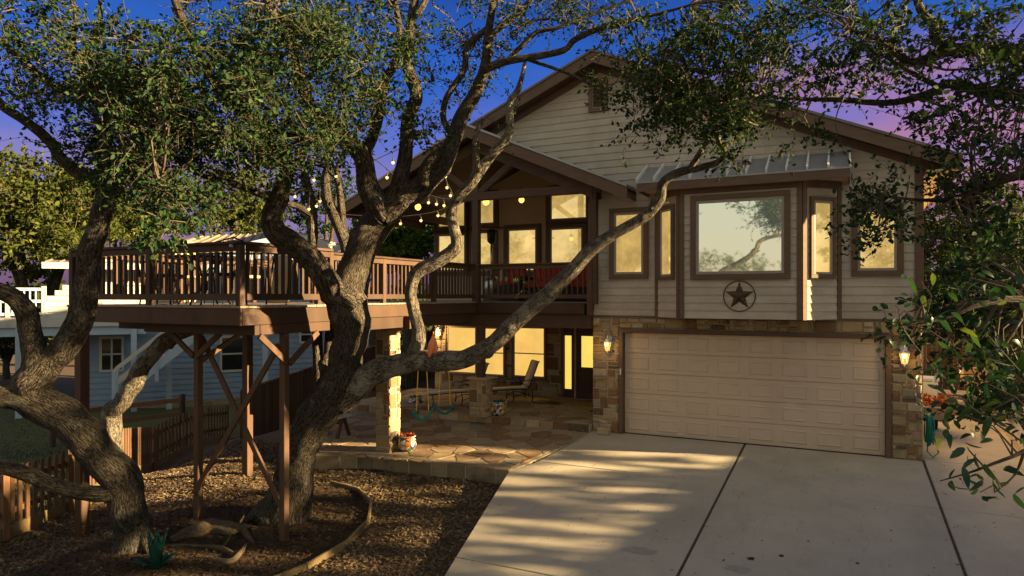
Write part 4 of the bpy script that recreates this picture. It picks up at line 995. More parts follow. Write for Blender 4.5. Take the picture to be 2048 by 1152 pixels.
class Tree:
    def __init__(s, name, label, loc, group=None, mat='bark'):
        s.o = root(name, label, 'tree', loc, group); s.mat = mat; s.samples = []; s.rs = random.Random(len(label) * 7 + 1); s.rg = np.random.default_rng(len(label) * 13 + 5)
        s.tw = MB(); s.leafP = []; s.near = []
    def limb(s, pts, f0, f1, name='limb', n=16, lump=.12, mat=None):
        c = chain_px(pts, f0, f1); s.samples.append(c); bark_obj(name, [c], s.o, mat or s.mat, n, lump, s.rs.random() * 50); return c
    def limb3(s, P, name='limb', n=12, lump=.1):
        P = [np.array(p, float) for p in P]; c = np.array(catmull(P, 6)); s.samples.append(c); bark_obj(name, [c], s.o, s.mat, n, lump, s.rs.random() * 50); return c
    def grow(s, centers, rad, nleaf, L=.052, connect=1.5, droop=.15, wratio=.58):
        """leaf clusters at centers, each fed by a branchlet from the nearest limb"""
        S = np.concatenate(s.samples); rs = s.rs; fs = []
        for c in centers:
            c = np.array(c); d = np.linalg.norm(S[:, :3] - c, axis=1); j = int(d.argmin())
            R_ = rad * rs.uniform(.7, 1.3)
            if d[j] < connect and d[j] > .08:
                a = Vector(S[j, :3]); b = Vector(c); mid = a.lerp(b, .5) + Vector([rs.gauss(0, .16) * d[j] for _ in range(3)]) + Vector((0, 0, .06 * d[j]))
                r0 = min(.022, .006 + .008 * d[j]); s.tw.tube([a, a.lerp(mid, .5) + Vector([rs.gauss(0, .03) for _ in range(3)]), mid, mid.lerp(b, .55) + Vector([rs.gauss(0, .03) for _ in range(3)]), b], [r0, r0 * .85, r0 * .7, r0 * .5, r0 * .35], 5)
            nt = max(3, int(nleaf / 9))
            for k in range(nt):
                dirv = Vector([rs.gauss(0, 1), rs.gauss(0, 1), rs.gauss(0, .75)]).normalized(); st = Vector(c) + dirv * R_ * rs.uniform(0, .35); ln = R_ * rs.uniform(.6, 1.1)
                p0 = st; p1 = st + dirv * ln * .5 + Vector([rs.gauss(0, .12) * ln for _ in range(3)]); p2 = st + dirv * ln + Vector([rs.gauss(0, .2) * ln for _ in range(3)]) - Vector((0, 0, droop * ln))
                s.tw.tube([p0, p1, p2], [.0035, .0025, .0015], 3, False)
                for q in range(9):
                    t = .15 + .85 * q / 8; pp = p0.lerp(p1, t * 2) if t < .5 else p1.lerp(p2, t * 2 - 1); fs.append((pp.x, pp.y, pp.z, dirv.x, dirv.y, dirv.z))
        F = np.array(fs); m = len(F); rg = s.rg
        A = unit(F[:, 3:] * .55 + rg.normal(0, .75, (m, 3)) + np.array([0, 0, -.1])); Nn = rg.normal(0, .65, (m, 3)) + np.array([.15, -.1, .8]); Nn = unit(Nn - A * (Nn * A).sum(1)[:, None])
        Ls = L * rg.uniform(.6, 1.3, m); s.leafP.append((F[:, :3] + rg.normal(0, .012, (m, 3)), Nn, A, Ls, Ls * wratio * rg.uniform(.8, 1.15, m), np.clip(rg.normal(.45, .25, m), 0, 1)))
    def region(s, cx, cy, rx, ry, n, f0, f1, rad=.30, nleaf=92, L=.048, **k):
        C = []; n = max(1, int(n * 1.0 + .5)); L *= 1.08
        for _ in range(n):
            w = s.rs.uniform(0, 2 * math.pi); q = math.sqrt(s.rs.random()); p = pt(cx + rx * q * math.cos(w), cy + ry * q * math.sin(w), s.rs.uniform(f0, f1)); C.append((p.x, p.y, p.z))
        s.grow(C, rad, nleaf, L, **k)
    def finish(s, leafmat='leaf', twigmat='trim_dark'):
        off = np.array(BASE[s.o])
        if s.leafP:
            P, Nn, A, L, Wd, rn = [np.concatenate([x[i] for x in s.leafP]) for i in range(6)]
            me = flakes('crown', P - off, Nn, A, L, Wd, rn, leafmat, 'leaf'); o = bpy.data.objects.new('crown', me); COL.objects.link(o); o.parent = s.o; BASE[o] = BASE[s.o]; o['kind'] = 'stuff'
        if s.tw.v:
            o = s.tw.build('twigs', 'twig', s.o); o['kind'] = 'stuff'
def leaf_single():
    t = NT('leaf_single'); c = t.ramp(t.rnd(), [(0, (.010, .034, .018)), (.6, (.022, .060, .024)), (.9, (.045, .085, .025)), (1, (.16, .18, .03))])
    t.base(c, .38, .45); tr = t.n('ShaderNodeBsdfTranslucent'); t.lk(t.mix(1.0, c, (1.5, 1.5, .6), 'MULTIPLY'), tr.inputs[0])
    mx = t.n('ShaderNodeMixShader'); mx.inputs[0].default_value = .35; t.lk(t.p.outputs[0], mx.inputs[1]); t.lk(tr.outputs[0], mx.inputs[2]); t.lk(mx.outputs[0], t.out.inputs[0])
leaf_single()
pmat('twig', (.06, .045, .03), (.10, .078, .055), 20, .9, .3, 60)

# --- the oak in the mulch bed: its trunk leans out past the deck edge and forks
o2 = Tree('oak_tree', 'big oak leaning out of the soil bed with a long limb across the patio', tuple(onZ(575, 1015, -.55)))
o2.limb([(555, 1062, 84, 10.55), (568, 1022, 66, 10.55), (580, 985, 54, 10.52), (588, 945, 48, 10.5), (605, 890, 45, 10.4), (645, 820, 47, 10.2), (682, 750, 47, 10.0), (694, 690, 44, 9.85), (700, 640, 47, 9.75), (702, 600, 52, 9.65), (707, 550, 44, 9.6), (720, 500, 40, 9.55), (745, 455, 40, 9.5), (770, 425, 42, 9.45)], 0, 0, 'trunk', 30, .13)
o2.limb([(712, 610, 40, 9.6), (672, 580, 33, 9.4), (640, 545, 31, 9.2), (612, 505, 30, 9.05), (580, 480, 28, 8.95), (548, 462, 27, 8.9), (543, 430, 25, 8.85), (556, 405, 24, 8.8), (568, 365, 21, 8.75), (578, 325, 18, 8.7), (556, 290, 16, 8.6), (520, 255, 15, 8.5), (478, 222, 14, 8.4), (440, 182, 13, 8.3), (410, 130, 12, 8.2), (380, 75, 11, 8.1), (350, 0, 10, 8.0), (335, -70, 9, 7.9)], 0, 0, 'limb', 22)
o2.limb([(556, 400, 13), (520, 386, 11), (475, 370, 9), (435, 360, 8), (400, 350, 6), (365, 330, 4)], 8.8, 8.2)
o2.limb([(672, 590, 22, 9.4), (662, 566, 20, 9.15), (655, 548, 17, 9.0), (653, 545, 4, 8.98)], 0, 0, 'stub', 14)
o2.limb([(768, 428, 34), (745, 385, 30), (733, 350, 26), (722, 315, 24), (692, 282, 24), (655, 245, 22), (620, 215, 19), (600, 160, 16), (587, 100, 14), (566, 50, 12), (535, 0, 10), (510, -60, 8)], 9.45, 8.2, 'limb', 20)
o2.limb([(722, 318, 15), (745, 275, 14), (760, 220, 13), (768, 165, 12), (790, 125, 10), (800, 70, 8), (790, 0, 6)], 9.2, 8.8)
o2.limb([(775, 420, 30), (788, 390, 24), (804, 346, 20), (812, 292, 18), (818, 232, 17), (833, 195, 17), (815, 135, 15), (817, 85, 13), (826, 25, 12), (836, -40, 10)], 9.45, 9.0, 'limb', 18)
o2.limb([(832, 30, 9), (848, 5, 8), (862, -30, 7)], 9.0, 9.0)
o2.limb([(770, 428, 38), (805, 400, 31), (845, 372, 27), (880, 335, 24), (900, 292, 22), (921, 240, 19), (954, 184, 17), (972, 128, 14), (978, 62, 11), (985, 10, 9), (1000, -50, 7)], 9.45, 9.1, 'limb', 20)
o2.limb([(848, 372, 14), (850, 340, 15), (868, 315, 14), (885, 300, 10)], 9.2, 9.2, 'stub')
o2.limb([(905, 268, 10), (887, 240, 8), (890, 205, 8), (905, 175, 8), (929, 137, 8), (933, 95, 8), (958, 72, 8), (979, 55, 8)], 9.2, 9.2)
o2.limb([(968, 140, 11), (1004, 126, 10), (1075, 112, 9), (1130, 98, 8), (1152, 78, 8), (1212, 54, 7), (1296, 33, 5), (1380, 10, 3)], 9.1, 8.2)
o2.limb([(1015, 122, 7), (1045, 92, 7), (1075, 63, 6), (1118, 54, 5), (1192, 26, 4), (1260, 0, 3)], 9.1, 8.8)
o2.limb([(975, 85, 8), (1000, 55, 8), (1037, 26, 7), (1068, -5, 6), (1110, -40, 4)], 9.1, 9.0)
o2.limb([(1058, 120, 5), (1108, 137, 4.5), (1152, 154, 4), (1200, 180, 3)], 9.0, 8.4)
o2.limb([(1020, 70, 4), (1070, 40, 3.5), (1130, 42, 3), (1180, 60, 2.5)], 9.1, 9.0)
# low limb reaching right across the patio
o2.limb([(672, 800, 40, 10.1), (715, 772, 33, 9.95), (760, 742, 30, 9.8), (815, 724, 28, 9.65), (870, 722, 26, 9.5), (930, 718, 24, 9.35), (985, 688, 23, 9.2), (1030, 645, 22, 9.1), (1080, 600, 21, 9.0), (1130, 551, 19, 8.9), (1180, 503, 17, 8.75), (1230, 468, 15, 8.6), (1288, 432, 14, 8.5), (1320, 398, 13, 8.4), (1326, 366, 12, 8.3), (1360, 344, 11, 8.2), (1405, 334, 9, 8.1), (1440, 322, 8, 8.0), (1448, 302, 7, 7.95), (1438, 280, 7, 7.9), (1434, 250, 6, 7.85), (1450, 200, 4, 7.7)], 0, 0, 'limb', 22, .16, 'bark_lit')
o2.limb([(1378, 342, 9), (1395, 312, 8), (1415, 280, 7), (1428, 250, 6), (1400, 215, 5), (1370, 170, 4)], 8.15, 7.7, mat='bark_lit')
o2.limb([(1300, 420, 6), (1318, 410, 5), (1338, 405, 2)], 8.4, 8.4)
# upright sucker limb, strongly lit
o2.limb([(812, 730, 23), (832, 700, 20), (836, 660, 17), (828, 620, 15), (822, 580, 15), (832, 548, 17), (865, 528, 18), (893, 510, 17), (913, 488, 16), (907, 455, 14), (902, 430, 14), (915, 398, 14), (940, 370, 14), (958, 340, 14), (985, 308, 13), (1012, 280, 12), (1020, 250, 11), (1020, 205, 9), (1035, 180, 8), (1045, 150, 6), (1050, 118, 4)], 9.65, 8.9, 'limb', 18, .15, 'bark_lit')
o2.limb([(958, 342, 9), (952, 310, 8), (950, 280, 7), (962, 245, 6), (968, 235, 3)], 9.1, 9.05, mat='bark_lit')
# cut limb scars
pmat('bark_ring', (.16, .12, .085), (.22, .17, .12), 20, .9, .6, 60)
sc = pt(716, 648, 9.6); m = MB()
for k, (r, d) in enumerate(((.085, .0), (.085, .02))): pass
ax = V(1, -.12, .0).normalized()
m.tube([sc + ax * -.06, sc + ax * .0, sc + ax * .02], [.14, .13, .105], 18).build('limb_scar', 'bark_ring', o2.o, True)
m = MB(); m.tube([sc + ax * .012, sc + ax * .024], [.085, .08], 18).build('limb_scar_heart', 'trim', o2.o)
o2.limb([(640, 850, 20, 10.6), (652, 800, 18, 10.5), (655, 750, 22, 10.4), (650, 722, 22, 10.4), (648, 714, 12, 10.4)], 0, 0, 'stub', 14)
o2.limb([(590, 850, 16, 10.7), (620, 820, 16, 10.6), (648, 780, 14, 10.5)], 0, 0, 'stub', 14)
# foliage
for a in ((430, 180, 130, 110, 55, 6.2, 8.4), (600, 150, 140, 130, 62, 6.6, 9), (730, 90, 120, 110, 36, 8, 10), (640, 290, 110, 50, 16, 7.6, 9.2), (500, 60, 160, 80, 40, 7.5, 9.5), (700, 200, 90, 90, 24, 7.6, 9.2), (560, 310, 90, 70, 20, 7.2, 8.4),
          (820, 210, 45, 60, 8, 8.2, 9), (450, 300, 100, 60, 26, 7.0, 8.4), (330, 260, 80, 90, 26, 6.6, 8.2)): o2.region(*a)
for a in ((940, 50, 110, 70, 24, 9, 10.5), (910, 150, 50, 60, 10, 9.2, 10.2), (1080, 20, 110, 40, 20, 8.8, 10), (970, 150, 50, 60, 6, 9, 10), (1230, 30, 110, 50, 18, 8.2, 9.6)): o2.region(*a, .28, 60, .042)
for a in ((1400, 150, 140, 110, 62, 6.6, 8.4), (1330, 230, 90, 60, 20, 7.2, 8.4), (1440, 240, 80, 50, 18, 7.2, 8.4), (1500, 70, 120, 80, 34, 6.8, 8.8), (1310, 90, 80, 70, 18, 7.6, 8.8), (1230, 140, 50, 60, 6, 8, 8.8), (1480, 340, 40, 25, 2, 7.6, 8.2)): o2.region(*a, .27, 72, .048)
for a in ((1010, 230, 40, 40, 5, 8.9, 9.2), (990, 290, 40, 30, 3, 9, 9.2), (1030, 560, 26, 24, 2, 8.95, 9.05), (835, 690, 12, 20, 1, 9.5, 9.6), (785, 715, 16, 20, 1, 9.6, 9.7)): o2.region(*a, .13, 20, .028)
o2.finish('leaf')

# --- the oak at the left, its trunk sprawling low before it forks
o1 = Tree('oak_tree', 'sprawling oak with crooked forks in front of the left deck corner', tuple(onZ(270, 1095, -.6)))
o1.limb([(262, 1125, 54, 9.5), (267, 1095, 47, 9.5), (266, 1050, 44, 9.48), (262, 1010, 44, 9.45), (240, 965, 46, 9.4), (205, 915, 44, 9.3), (160, 866, 44, 9.2), (115, 825, 44, 9.1), (70, 798, 44, 9.0), (20, 790, 36, 8.9), (-30, 800, 30, 8.8), (-90, 830, 24, 8.7)], 0, 0, 'trunk', 28, .14)
o1.limb([(75, 805, 44, 9.05), (72, 765, 45, 9.0), (92, 735, 38, 8.98), (120, 705, 34, 8.95), (150, 662, 32, 8.9), (168, 610, 31, 8.85), (176, 555, 30, 8.8), (181, 505, 29, 8.75), (194, 450, 27, 8.7), (208, 405, 25, 8.65), (212, 360, 23, 8.6), (208, 310, 20, 8.5), (212, 260, 17, 8.4), (230, 205, 14, 8.3), (250, 150, 11, 8.2), (260, 90, 8, 8.1)], 0, 0, 'limb', 24)
o1.limb([(72, 770, 34), (64, 720, 30), (58, 670, 27), (52, 630, 26), (30, 600, 24), (0, 584, 22), (-60, 560, 18)], 9.0, 8.5, 'limb', 20)
o1.limb([(255, 985, 30), (220, 985, 22), (180, 985, 20), (140, 983, 19), (90, 965, 19), (40, 945, 19), (0, 932, 18), (-50, 925, 16)], 9.4, 8.6, 'limb', 18)
o1.limb([(205, 350, 16), (167, 354, 15), (125, 320, 14), (105, 290, 13), (83, 267, 13), (45, 240, 12), (10, 218, 12), (-20, 190, 11)], 8.55, 8.1, 'limb', 16)
o1.limb([(228, 250, 14), (200, 205, 12), (172, 184, 11), (125, 180, 11), (83, 154, 11), (42, 117, 10), (0, 80, 9), (-40, 50, 8)], 8.4, 8.0)
o1.limb([(200, 205, 10), (170, 140, 8), (146, 95, 8), (152, 35, 7), (141, -10, 6)], 8.3, 8.0)
o1.limb([(162, 120, 7), (185, 80, 6), (200, 45, 6), (200, 0, 5)], 8.2, 8.1)
o1.limb([(212, 300, 13), (240, 320, 11), (270, 310, 9), (300, 280, 7)], 8.5, 8.3)
o1.limb([(268, 312, 7, 8.3), (300, 335, 6, 7.4), (325, 380, 5, 6.5), (342, 430, 3.5, 5.8), (350, 478, 2, 5.5)], 0, 0)
for sx in (-40, 42): o1.limb([(266 + sx * .4, 1050, 14, 9.45), (266 + sx * .7, 1088, 18, 9.4), (266 + sx, 1114, 10, 9.3)], 0, 0, 'root_flare', 12)
for a in ((250, 120, 110, 90, 40, 6.4, 8.2), (300, 220, 110, 80, 40, 6.2, 8.0), (210, 200, 80, 50, 14, 6.8, 8.0), (60, 60, 90, 70, 13, 7, 8.2), (120, 150, 100, 60, 12, 7, 8.2), (170, 290, 70, 40, 9, 7, 8), (250, 350, 80, 45, 13, 6.4, 7.6), (340, 380, 80, 55, 15, 6, 7.6), (40, 190, 50, 40, 5, 7.4, 8.2), (150, 30, 60, 40, 6, 7.4, 8.2)): o1.region(*a)
for a in ((345, 455, 50, 35, 6, 5.2, 5.8), (310, 480, 30, 20, 2, 5.2, 5.6)): o1.region(*a, .18, 26, .06, connect=1.0)
o1.finish('leaf')

# --- crooked trunk under the deck and slim stems behind the railing
o3 = Tree('young_oak', 'crooked lichened trunk leaning under the deck behind the picket fence', tuple(onZ(228, 915, -.85)))
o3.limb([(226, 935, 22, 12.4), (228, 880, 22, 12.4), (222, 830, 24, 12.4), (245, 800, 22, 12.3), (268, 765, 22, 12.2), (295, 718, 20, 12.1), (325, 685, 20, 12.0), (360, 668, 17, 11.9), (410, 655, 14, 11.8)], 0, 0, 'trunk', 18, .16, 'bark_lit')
o4 = Tree('young_oak', 'slim twin stemmed oak rising behind the deck railing under the string lights', tuple(pt(650, 760, 12.6)))
o4.limb([(640, 790, 13), (632, 650, 13), (627, 540, 13), (625, 480, 13), (626, 420, 12), (616, 380, 11), (606, 335, 10), (602, 295, 9), (590, 255, 7), (570, 200, 5)], 12.6, 12.4, 'trunk', 14)
o4.limb([(648, 780, 14), (672, 600, 14), (692, 500, 15), (672, 440, 15), (655, 400, 14), (650, 360, 13), (658, 315, 11), (650, 270, 9), (630, 220, 6)], 12.6, 12.3, 'trunk', 14)
o4.limb([(682, 465, 9), (684, 425, 10), (680, 385, 9), (674, 345, 8), (690, 300, 5)], 12.5, 12.4)
o4.limb([(624, 430, 8), (600, 415, 8), (575, 408, 7), (545, 395, 6)], 12.5, 12.2)
for a in ((600, 240, 90, 60, 12, 11.8, 12.8), (690, 260, 60, 50, 6, 11.8, 12.8)): o4.region(*a, .35, 60, .05)
o4.finish('leaf')

# --- the oak at the right: trunk outside the picture, limbs and leaves hang in
o5 = Tree('oak_tree', 'oak whose leafy limbs hang in over the right side of the driveway', (4.6, 6.2, -.7))
tr = V(4.6, 6.2, -.8)
def P4(px, py, f, r): q = pt(px, py, f); return (q.x, q.y, q.z, r)
o5.limb3([(4.7, 6.2, -.9, .36), (4.6, 6.2, -.3, .28), (4.45, 6.25, .8, .25), (4.2, 6.3, 2.0, .24), (3.9, 6.4, 3.2, .22), (3.6, 6.5, 4.2, .18)], 'trunk', 22, .14)
o5.limb3([(3.75, 6.45, 3.8, .15), (3.0, 6.5, 4.9, .12)] + [P4(2120, 112, 5.9, .085), P4(2048, 108, 5.8, .07), P4(1975, 100, 5.8, .062), P4(1900, 101, 5.8, .055), P4(1850, 121, 5.8, .045), P4(1817, 125, 5.8, .035), P4(1787, 100, 5.8, .03), P4(1758, 79, 5.8, .022), P4(1700, 60, 5.8, .012)])
o5.limb3([P4(1895, 101, 5.8, .045), P4(1872, 80, 5.85, .045), P4(1865, 50, 5.9, .04), P4(1842, 20, 5.9, .035), P4(1830, -20, 6, .03)])
o5.limb3([(3.85, 6.4, 3.4, .13), (2.9, 6.4, 4.2, .1)] + [P4(2110, 200, 5.7, .06), P4(2048, 192, 5.7, .05), P4(1983, 187, 5.75, .045), P4(1900, 167, 5.9, .04), P4(1858, 187, 6, .035), P4(1783, 204, 6.2, .03), P4(1683, 200, 6.4, .026), P4(1633, 200, 6.5, .02), P4(1567, 196, 6.6, .014), P4(1510, 190, 6.7, .008)])
o5.limb3([P4(1880, 175, 5.95, .025), P4(1850, 160, 6, .022), P4(1817, 142, 6, .02), P4(1762, 108, 6.1, .013)])
o5.limb3([(4.0, 6.35, 2.8, .12), (3.0, 6.0, 3.4, .09)] + [P4(2130, 380, 5.2, .05), P4(2048, 350, 5.3, .04), P4(1967, 376, 5.4, .03), P4(1912, 396, 5.5, .022), P4(1840, 400, 5.6, .014), P4(1760, 390, 5.7, .008)])
o5.limb3([(4.25, 6.3, 1.8, .11), (3.2, 5.2, 2.6, .075)] + [P4(2200, 620, 3.9, .03), P4(2048, 600, 3.6, .02), P4(1960, 610, 3.5, .014), P4(1880, 640, 3.5, .008), P4(1800, 650, 3.5, .004)])
o5.limb3([(3.5, 5.5, 2.4, .05)] + [P4(2250, 820, 3.2, .018), P4(2130, 850, 2.9, .012), P4(2048, 902, 2.75, .008), P4(1985, 928, 2.7, .006), P4(1940, 945, 2.7, .004), P4(1880, 962, 2.7, .002)])
o5.limb3([P4(2048, 905, 2.75, .006), P4(2030, 950, 2.7, .004), P4(1990, 985, 2.68, .002)])
for a in ((1650, 80, 140, 90, 34, 5.6, 7.4), (1560, 180, 80, 40, 9, 6.2, 7.2), (1760, 120, 100, 80, 14, 5.4, 6.8), (1900, 60, 120, 60, 12, 5.2, 6.4), (1990, 60, 70, 70, 12, 5, 6), (1980, 200, 90, 90, 22, 4.8, 6.2), (1920, 260, 80, 60, 9, 5, 6.2),
          (1820, 220, 60, 30, 3, 5.6, 6.4), (1850, 370, 80, 35, 6, 5.2, 6.2), (1975, 360, 90, 80, 15, 4.8, 6), (1770, 415, 70, 50, 9, 5.2, 6), (1750, 480, 50, 40, 4, 5.2, 5.8), (2000, 470, 70, 60, 12, 4.4, 5.6), (1640, 290, 50, 40, 3, 6, 6.8), (1700, 20, 120, 40, 10, 6, 7)): o5.region(*a, .26, 62, .045)
for a in ((1970, 560, 90, 70, 27, 3.8, 5), (1990, 670, 80, 80, 32, 3.6, 4.8), (1925, 630, 60, 60, 13, 3.8, 4.6), (2010, 780, 50, 60, 17, 3.2, 4), (1815, 640, 40, 50, 2, 3.4, 3.8)): o5.region(*a, .2, 34, .046, connect=2.5)
for a in ((2400, 200, 250, 200, 50, 5, 7), (2300, 500, 150, 150, 30, 4.5, 6)): o5.region(*a, .35, 50, .055)
o5.finish('leaf_near')
# the nearest leaves, one object each
lf_me = []
for k in range(4):
    m = MB(); L, Wd, cv = .058 + .007 * k, .036, .012 * (k - 1)
    prof = [(0, .002), (.15, .55), (.4, 1), (.68, .92), (.88, .5), (1, .03)]
    for t, w in prof:
        z = -cv * t * t * 4; m.v += [(L * t, -Wd * w / 2, z + .004 * w), (L * t, 0, z), (L * t, Wd * w / 2, z + .004 * w)]
    for i in range(len(prof) - 1):
        a = i * 3; m.f += [(a, a + 3, a + 4, a + 1), (a + 1, a + 4, a + 5, a + 2)]
    me = m.mesh('leaf', 'leaf_single', True); lf_me.append(me)

rl = random.Random(77)
def near_spray(px, py, f, n, spread, down=.3):
    c = pt(px, py, f)
    S = np.concatenate(o5.samples); d = np.linalg.norm(S[:, :3] - np.array(c), axis=1); j = int(d.argmin())
    tw = MB(); a = Vector(S[j, :3])
    if .02 < d[j] < 1.5: tw.tube([a, a.lerp(c, .5) + V(rl.gauss(0, .02), rl.gauss(0, .02), .03), c], [.004, .003, .002], 5, False).build('twig', 'twig', o5.o)
    for k in range(n):
        p = c + V(rl.gauss(0, spread), rl.gauss(0, spread), rl.gauss(0, spread))
        o = link('leaf', rl.choice(lf_me), o5.o, p, (rl.uniform(-1.0, 1.0), rl.uniform(-.2, 1.1), rl.uniform(0, 6.28))); s = rl.uniform(.5, .9); o.scale = (s, s, s)
for px, py, f, n in ((1885, 962, 2.7, 5), (1925, 948, 2.7, 5), (1960, 935, 2.7, 6), (1960, 985, 2.68, 9), (1985, 960, 2.7, 7), (1935, 895, 2.75, 9), (1975, 850, 2.8, 10), (1930, 830, 2.9, 10), (2010, 820, 2.8, 12), (1900, 780, 3.0, 10), (1870, 740, 3.1, 8),
                    (1960, 760, 3.0, 14), (2020, 740, 2.9, 14), (1920, 700, 3.1, 14), (1975, 670, 3.0, 14), (2030, 660, 2.9, 12), (1880, 660, 3.2, 10), (1860, 600, 3.3, 8), (1925, 620, 3.2, 12), (1990, 590, 3.1, 14), (1810, 660, 3.4, 7), (1790, 610, 3.5, 6), (1840, 560, 3.5, 7), (2035, 880, 2.7, 8), (1950, 540, 3.3, 10)):
    near_spray(px, py, f, max(3, int(n * .72)), .045 if py > 880 else .075)

# --- trees further off
def crown_tree(name, label, px, py, f, rx, ry, nclu, mat, base_z, leafL, rad, nleaf, stems=3, group=None, seed=1, trunk_px=None):
    c = pt(px, py, f); tpx = trunk_px or px; b = pt(tpx, py, f); t = Tree(name, label, (b.x, b.y, base_z), group); t.rs = random.Random(seed)
    H = c.z - base_z; R_ = rx * f / FP; Rz = ry * f / FP
    t.limb3([(b.x, b.y, base_z - .2, .05 * H + .04), (b.x + .1, b.y, base_z + H * .25, .035 * H + .03), (b.x - .05, b.y + .1, base_z + H * .5, .03 * H + .02)], 'trunk', 12)
    for k in range(stems):
        w = 2 * math.pi * k / stems + seed; e = (c.x + R_ * .55 * math.cos(w), c.y + R_ * .55 * math.sin(w), c.z + Rz * t.rs.uniform(-.1, .6))
        t.limb3([(b.x - .05, b.y + .1, base_z + H * .42, .022 * H + .02), ((b.x + e[0]) / 2 + .1, (b.y + e[1]) / 2, base_z + H * .7, .015 * H + .012), (*e, .02)], 'limb', 8)
    C = []
    for _ in range(nclu):
        v = Vector((t.rs.gauss(0, 1), t.rs.gauss(0, 1), t.rs.gauss(0, 1))).normalized() * (t.rs.random() ** .45); C.append((c.x + v.x * R_, c.y + v.y * R_, c.z + v.z * Rz))
    t.grow(C, rad, nleaf, leafL, connect=R_ * 1.2); t.finish(mat); return t
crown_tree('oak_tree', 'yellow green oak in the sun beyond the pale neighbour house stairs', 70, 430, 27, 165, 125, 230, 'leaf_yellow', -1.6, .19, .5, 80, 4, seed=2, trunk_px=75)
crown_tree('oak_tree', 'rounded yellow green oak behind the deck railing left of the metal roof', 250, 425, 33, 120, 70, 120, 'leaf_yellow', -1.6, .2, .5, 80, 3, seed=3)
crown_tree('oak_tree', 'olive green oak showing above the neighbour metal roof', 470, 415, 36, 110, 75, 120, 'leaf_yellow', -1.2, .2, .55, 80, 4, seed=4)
crown_tree('oak_tree', 'thin grey green oak behind the neighbour white fascia', 640, 400, 40, 70, 80, 60, 'leaf', -1, .2, .6, 60, 4, seed=5)
for k, (px, py, f, rx, ry, lab) in enumerate(((815, 480, 25, 52, 70, 'bright green cedar beside the porch corner'), (745, 485, 27, 55, 65, 'bright green cedar behind the leaning oak trunk'))):
    crown_tree('cedar_tree', lab, px, py, f, rx, ry, 130, 'leaf_cedar', -.3, .13, .26, 110, 4, seed=6 + k)
crown_tree('oak_tree', 'dark leafy oak behind the side yard fence right of the house', 1960, 480, 24, 130, 130, 130, 'leaf_far', -.1, .17, .6, 80, 4, seed=9)
crown_tree('oak_tree', 'dark low oak close to the right house corner', 1890, 560, 30, 80, 100, 70, 'leaf_far', -.1, .17, .6, 80, 4, seed=10)
crown_tree('oak_tree', 'shaded oak at the far end of the left lawn', 10, 640, 30, 60, 70, 50, 'leaf_far', -1.6, .18, .5, 60, 3, seed=12)
# ---------------------------------------------------------------- neighbour's house, lower on the left
ND = 29.0; _u = (350 - CX) / FP; _d = V(_u * CT - ST, _u * ST + CT, 0).normalized(); _r = V(_d.y, -_d.x, 0); NROT = (0, 0, math.atan2(_r.y, _r.x))
def onL(px, py, y=0.0):                     # pixel to (x along the neighbour's wall, z) at depth y behind that wall
    u = (px - CX) / FP; ray = V(u * CT - ST, u * ST + CT, 0); t = (ND + y) / ray.dot(_d); return V((ray * t).dot(_r), y, CAMH - (py - CY) / FP * t)
def nroot(name, label, cat):
    o = root(name, label, cat, (_d.x * ND, _d.y * ND, 0)); o.rotation_euler = NROT; BASE[o] = V(0, 0, 0); return o
nb = nroot('neighbour_house', 'pale blue grey neighbour house with metal roof behind the deck', 'house')
def nbx(px, y=0): return onL(px, 600, y).x
def nbb(name, mat, *b, parent=None): return MB().box(*b).build(name, mat, parent or nb)
x0, x1 = nbx(165), nbx(790); zt = onL(440, 655).z
nbb('wall', 'nb_siding', x0, x1, .03, 6, -2.2, zt)
def courses(xa, xb, y, za, zb_, h, mat):
    z = za
    while z < zb_ - .05:
        m = MB(); m.prism([(xa, y + .03, z), (xa, y - .02, z), (xa, y + .012, z + h), (xa, y + .03, z + h)], (xb - xa, 0, 0)); m.build('siding_board', mat, nb); z += h
courses(x0, x1, 0, -1.1, zt, .21, 'nb_siding'); nbb('foundation', 'retain_block', x0, x1, -.02, .02, -2.2, -1.11)
def nwin(p, y, two=False, mat='dark_glass'):
    a, b = onL(p[0], p[1], y), onL(p[2], p[3], y); m = MB(); w = .09
    for q in ((a.x - w, b.x + w, a.z, a.z + w), (a.x - w, b.x + w, b.z - w, b.z), (a.x - w, a.x, b.z, a.z), (b.x, b.x + w, b.z, a.z)): m.box(q[0], q[1], y - .06, y - .03, q[2], q[3])
    wd = m.build('window', 'nb_white', nb); nbb('pane', mat, a.x, b.x, y - .04, y - .034, b.z, a.z, parent=wd)
    nbb('mullion', 'nb_white', a.x, b.x, y - .055, y - .041, (a.z + b.z) / 2 - .03, (a.z + b.z) / 2 + .03, parent=wd)
    if two: nbb('mullion', 'nb_white', (a.x + b.x) / 2 - .03, (a.x + b.x) / 2 + .03, y - .06, y - .056, b.z, a.z, parent=wd)
nwin((444, 676, 491, 738), 0); nwin((204, 678, 243, 738), 0, True); nwin((602, 655, 622, 682), 0)
zb = onL(200, 634, -1.6).z; zu = onL(300, 500).z; xu0, xu1 = nbx(150), nbx(700)
nbb('deck_slab', 'nb_white', nbx(-60, -1.6), nbx(292, -1.6), -1.6, -.02, zb - .32, zb); nbb('deck_beam', 'nb_blue', nbx(-60, -1.5), nbx(292, -1.5), -1.5, -1.3, zb - .62, zb - .325)
nbb('upper_wall', 'nb_white', xu0, xu1, .43, 6, zt + .004, zu); courses(xu0, xu1, .4, zt + .05, zu - .1, .2, 'nb_white')
for px in (236, 268, 404, 470, 548): nwin((px, 520, px + 20, 566), .4)
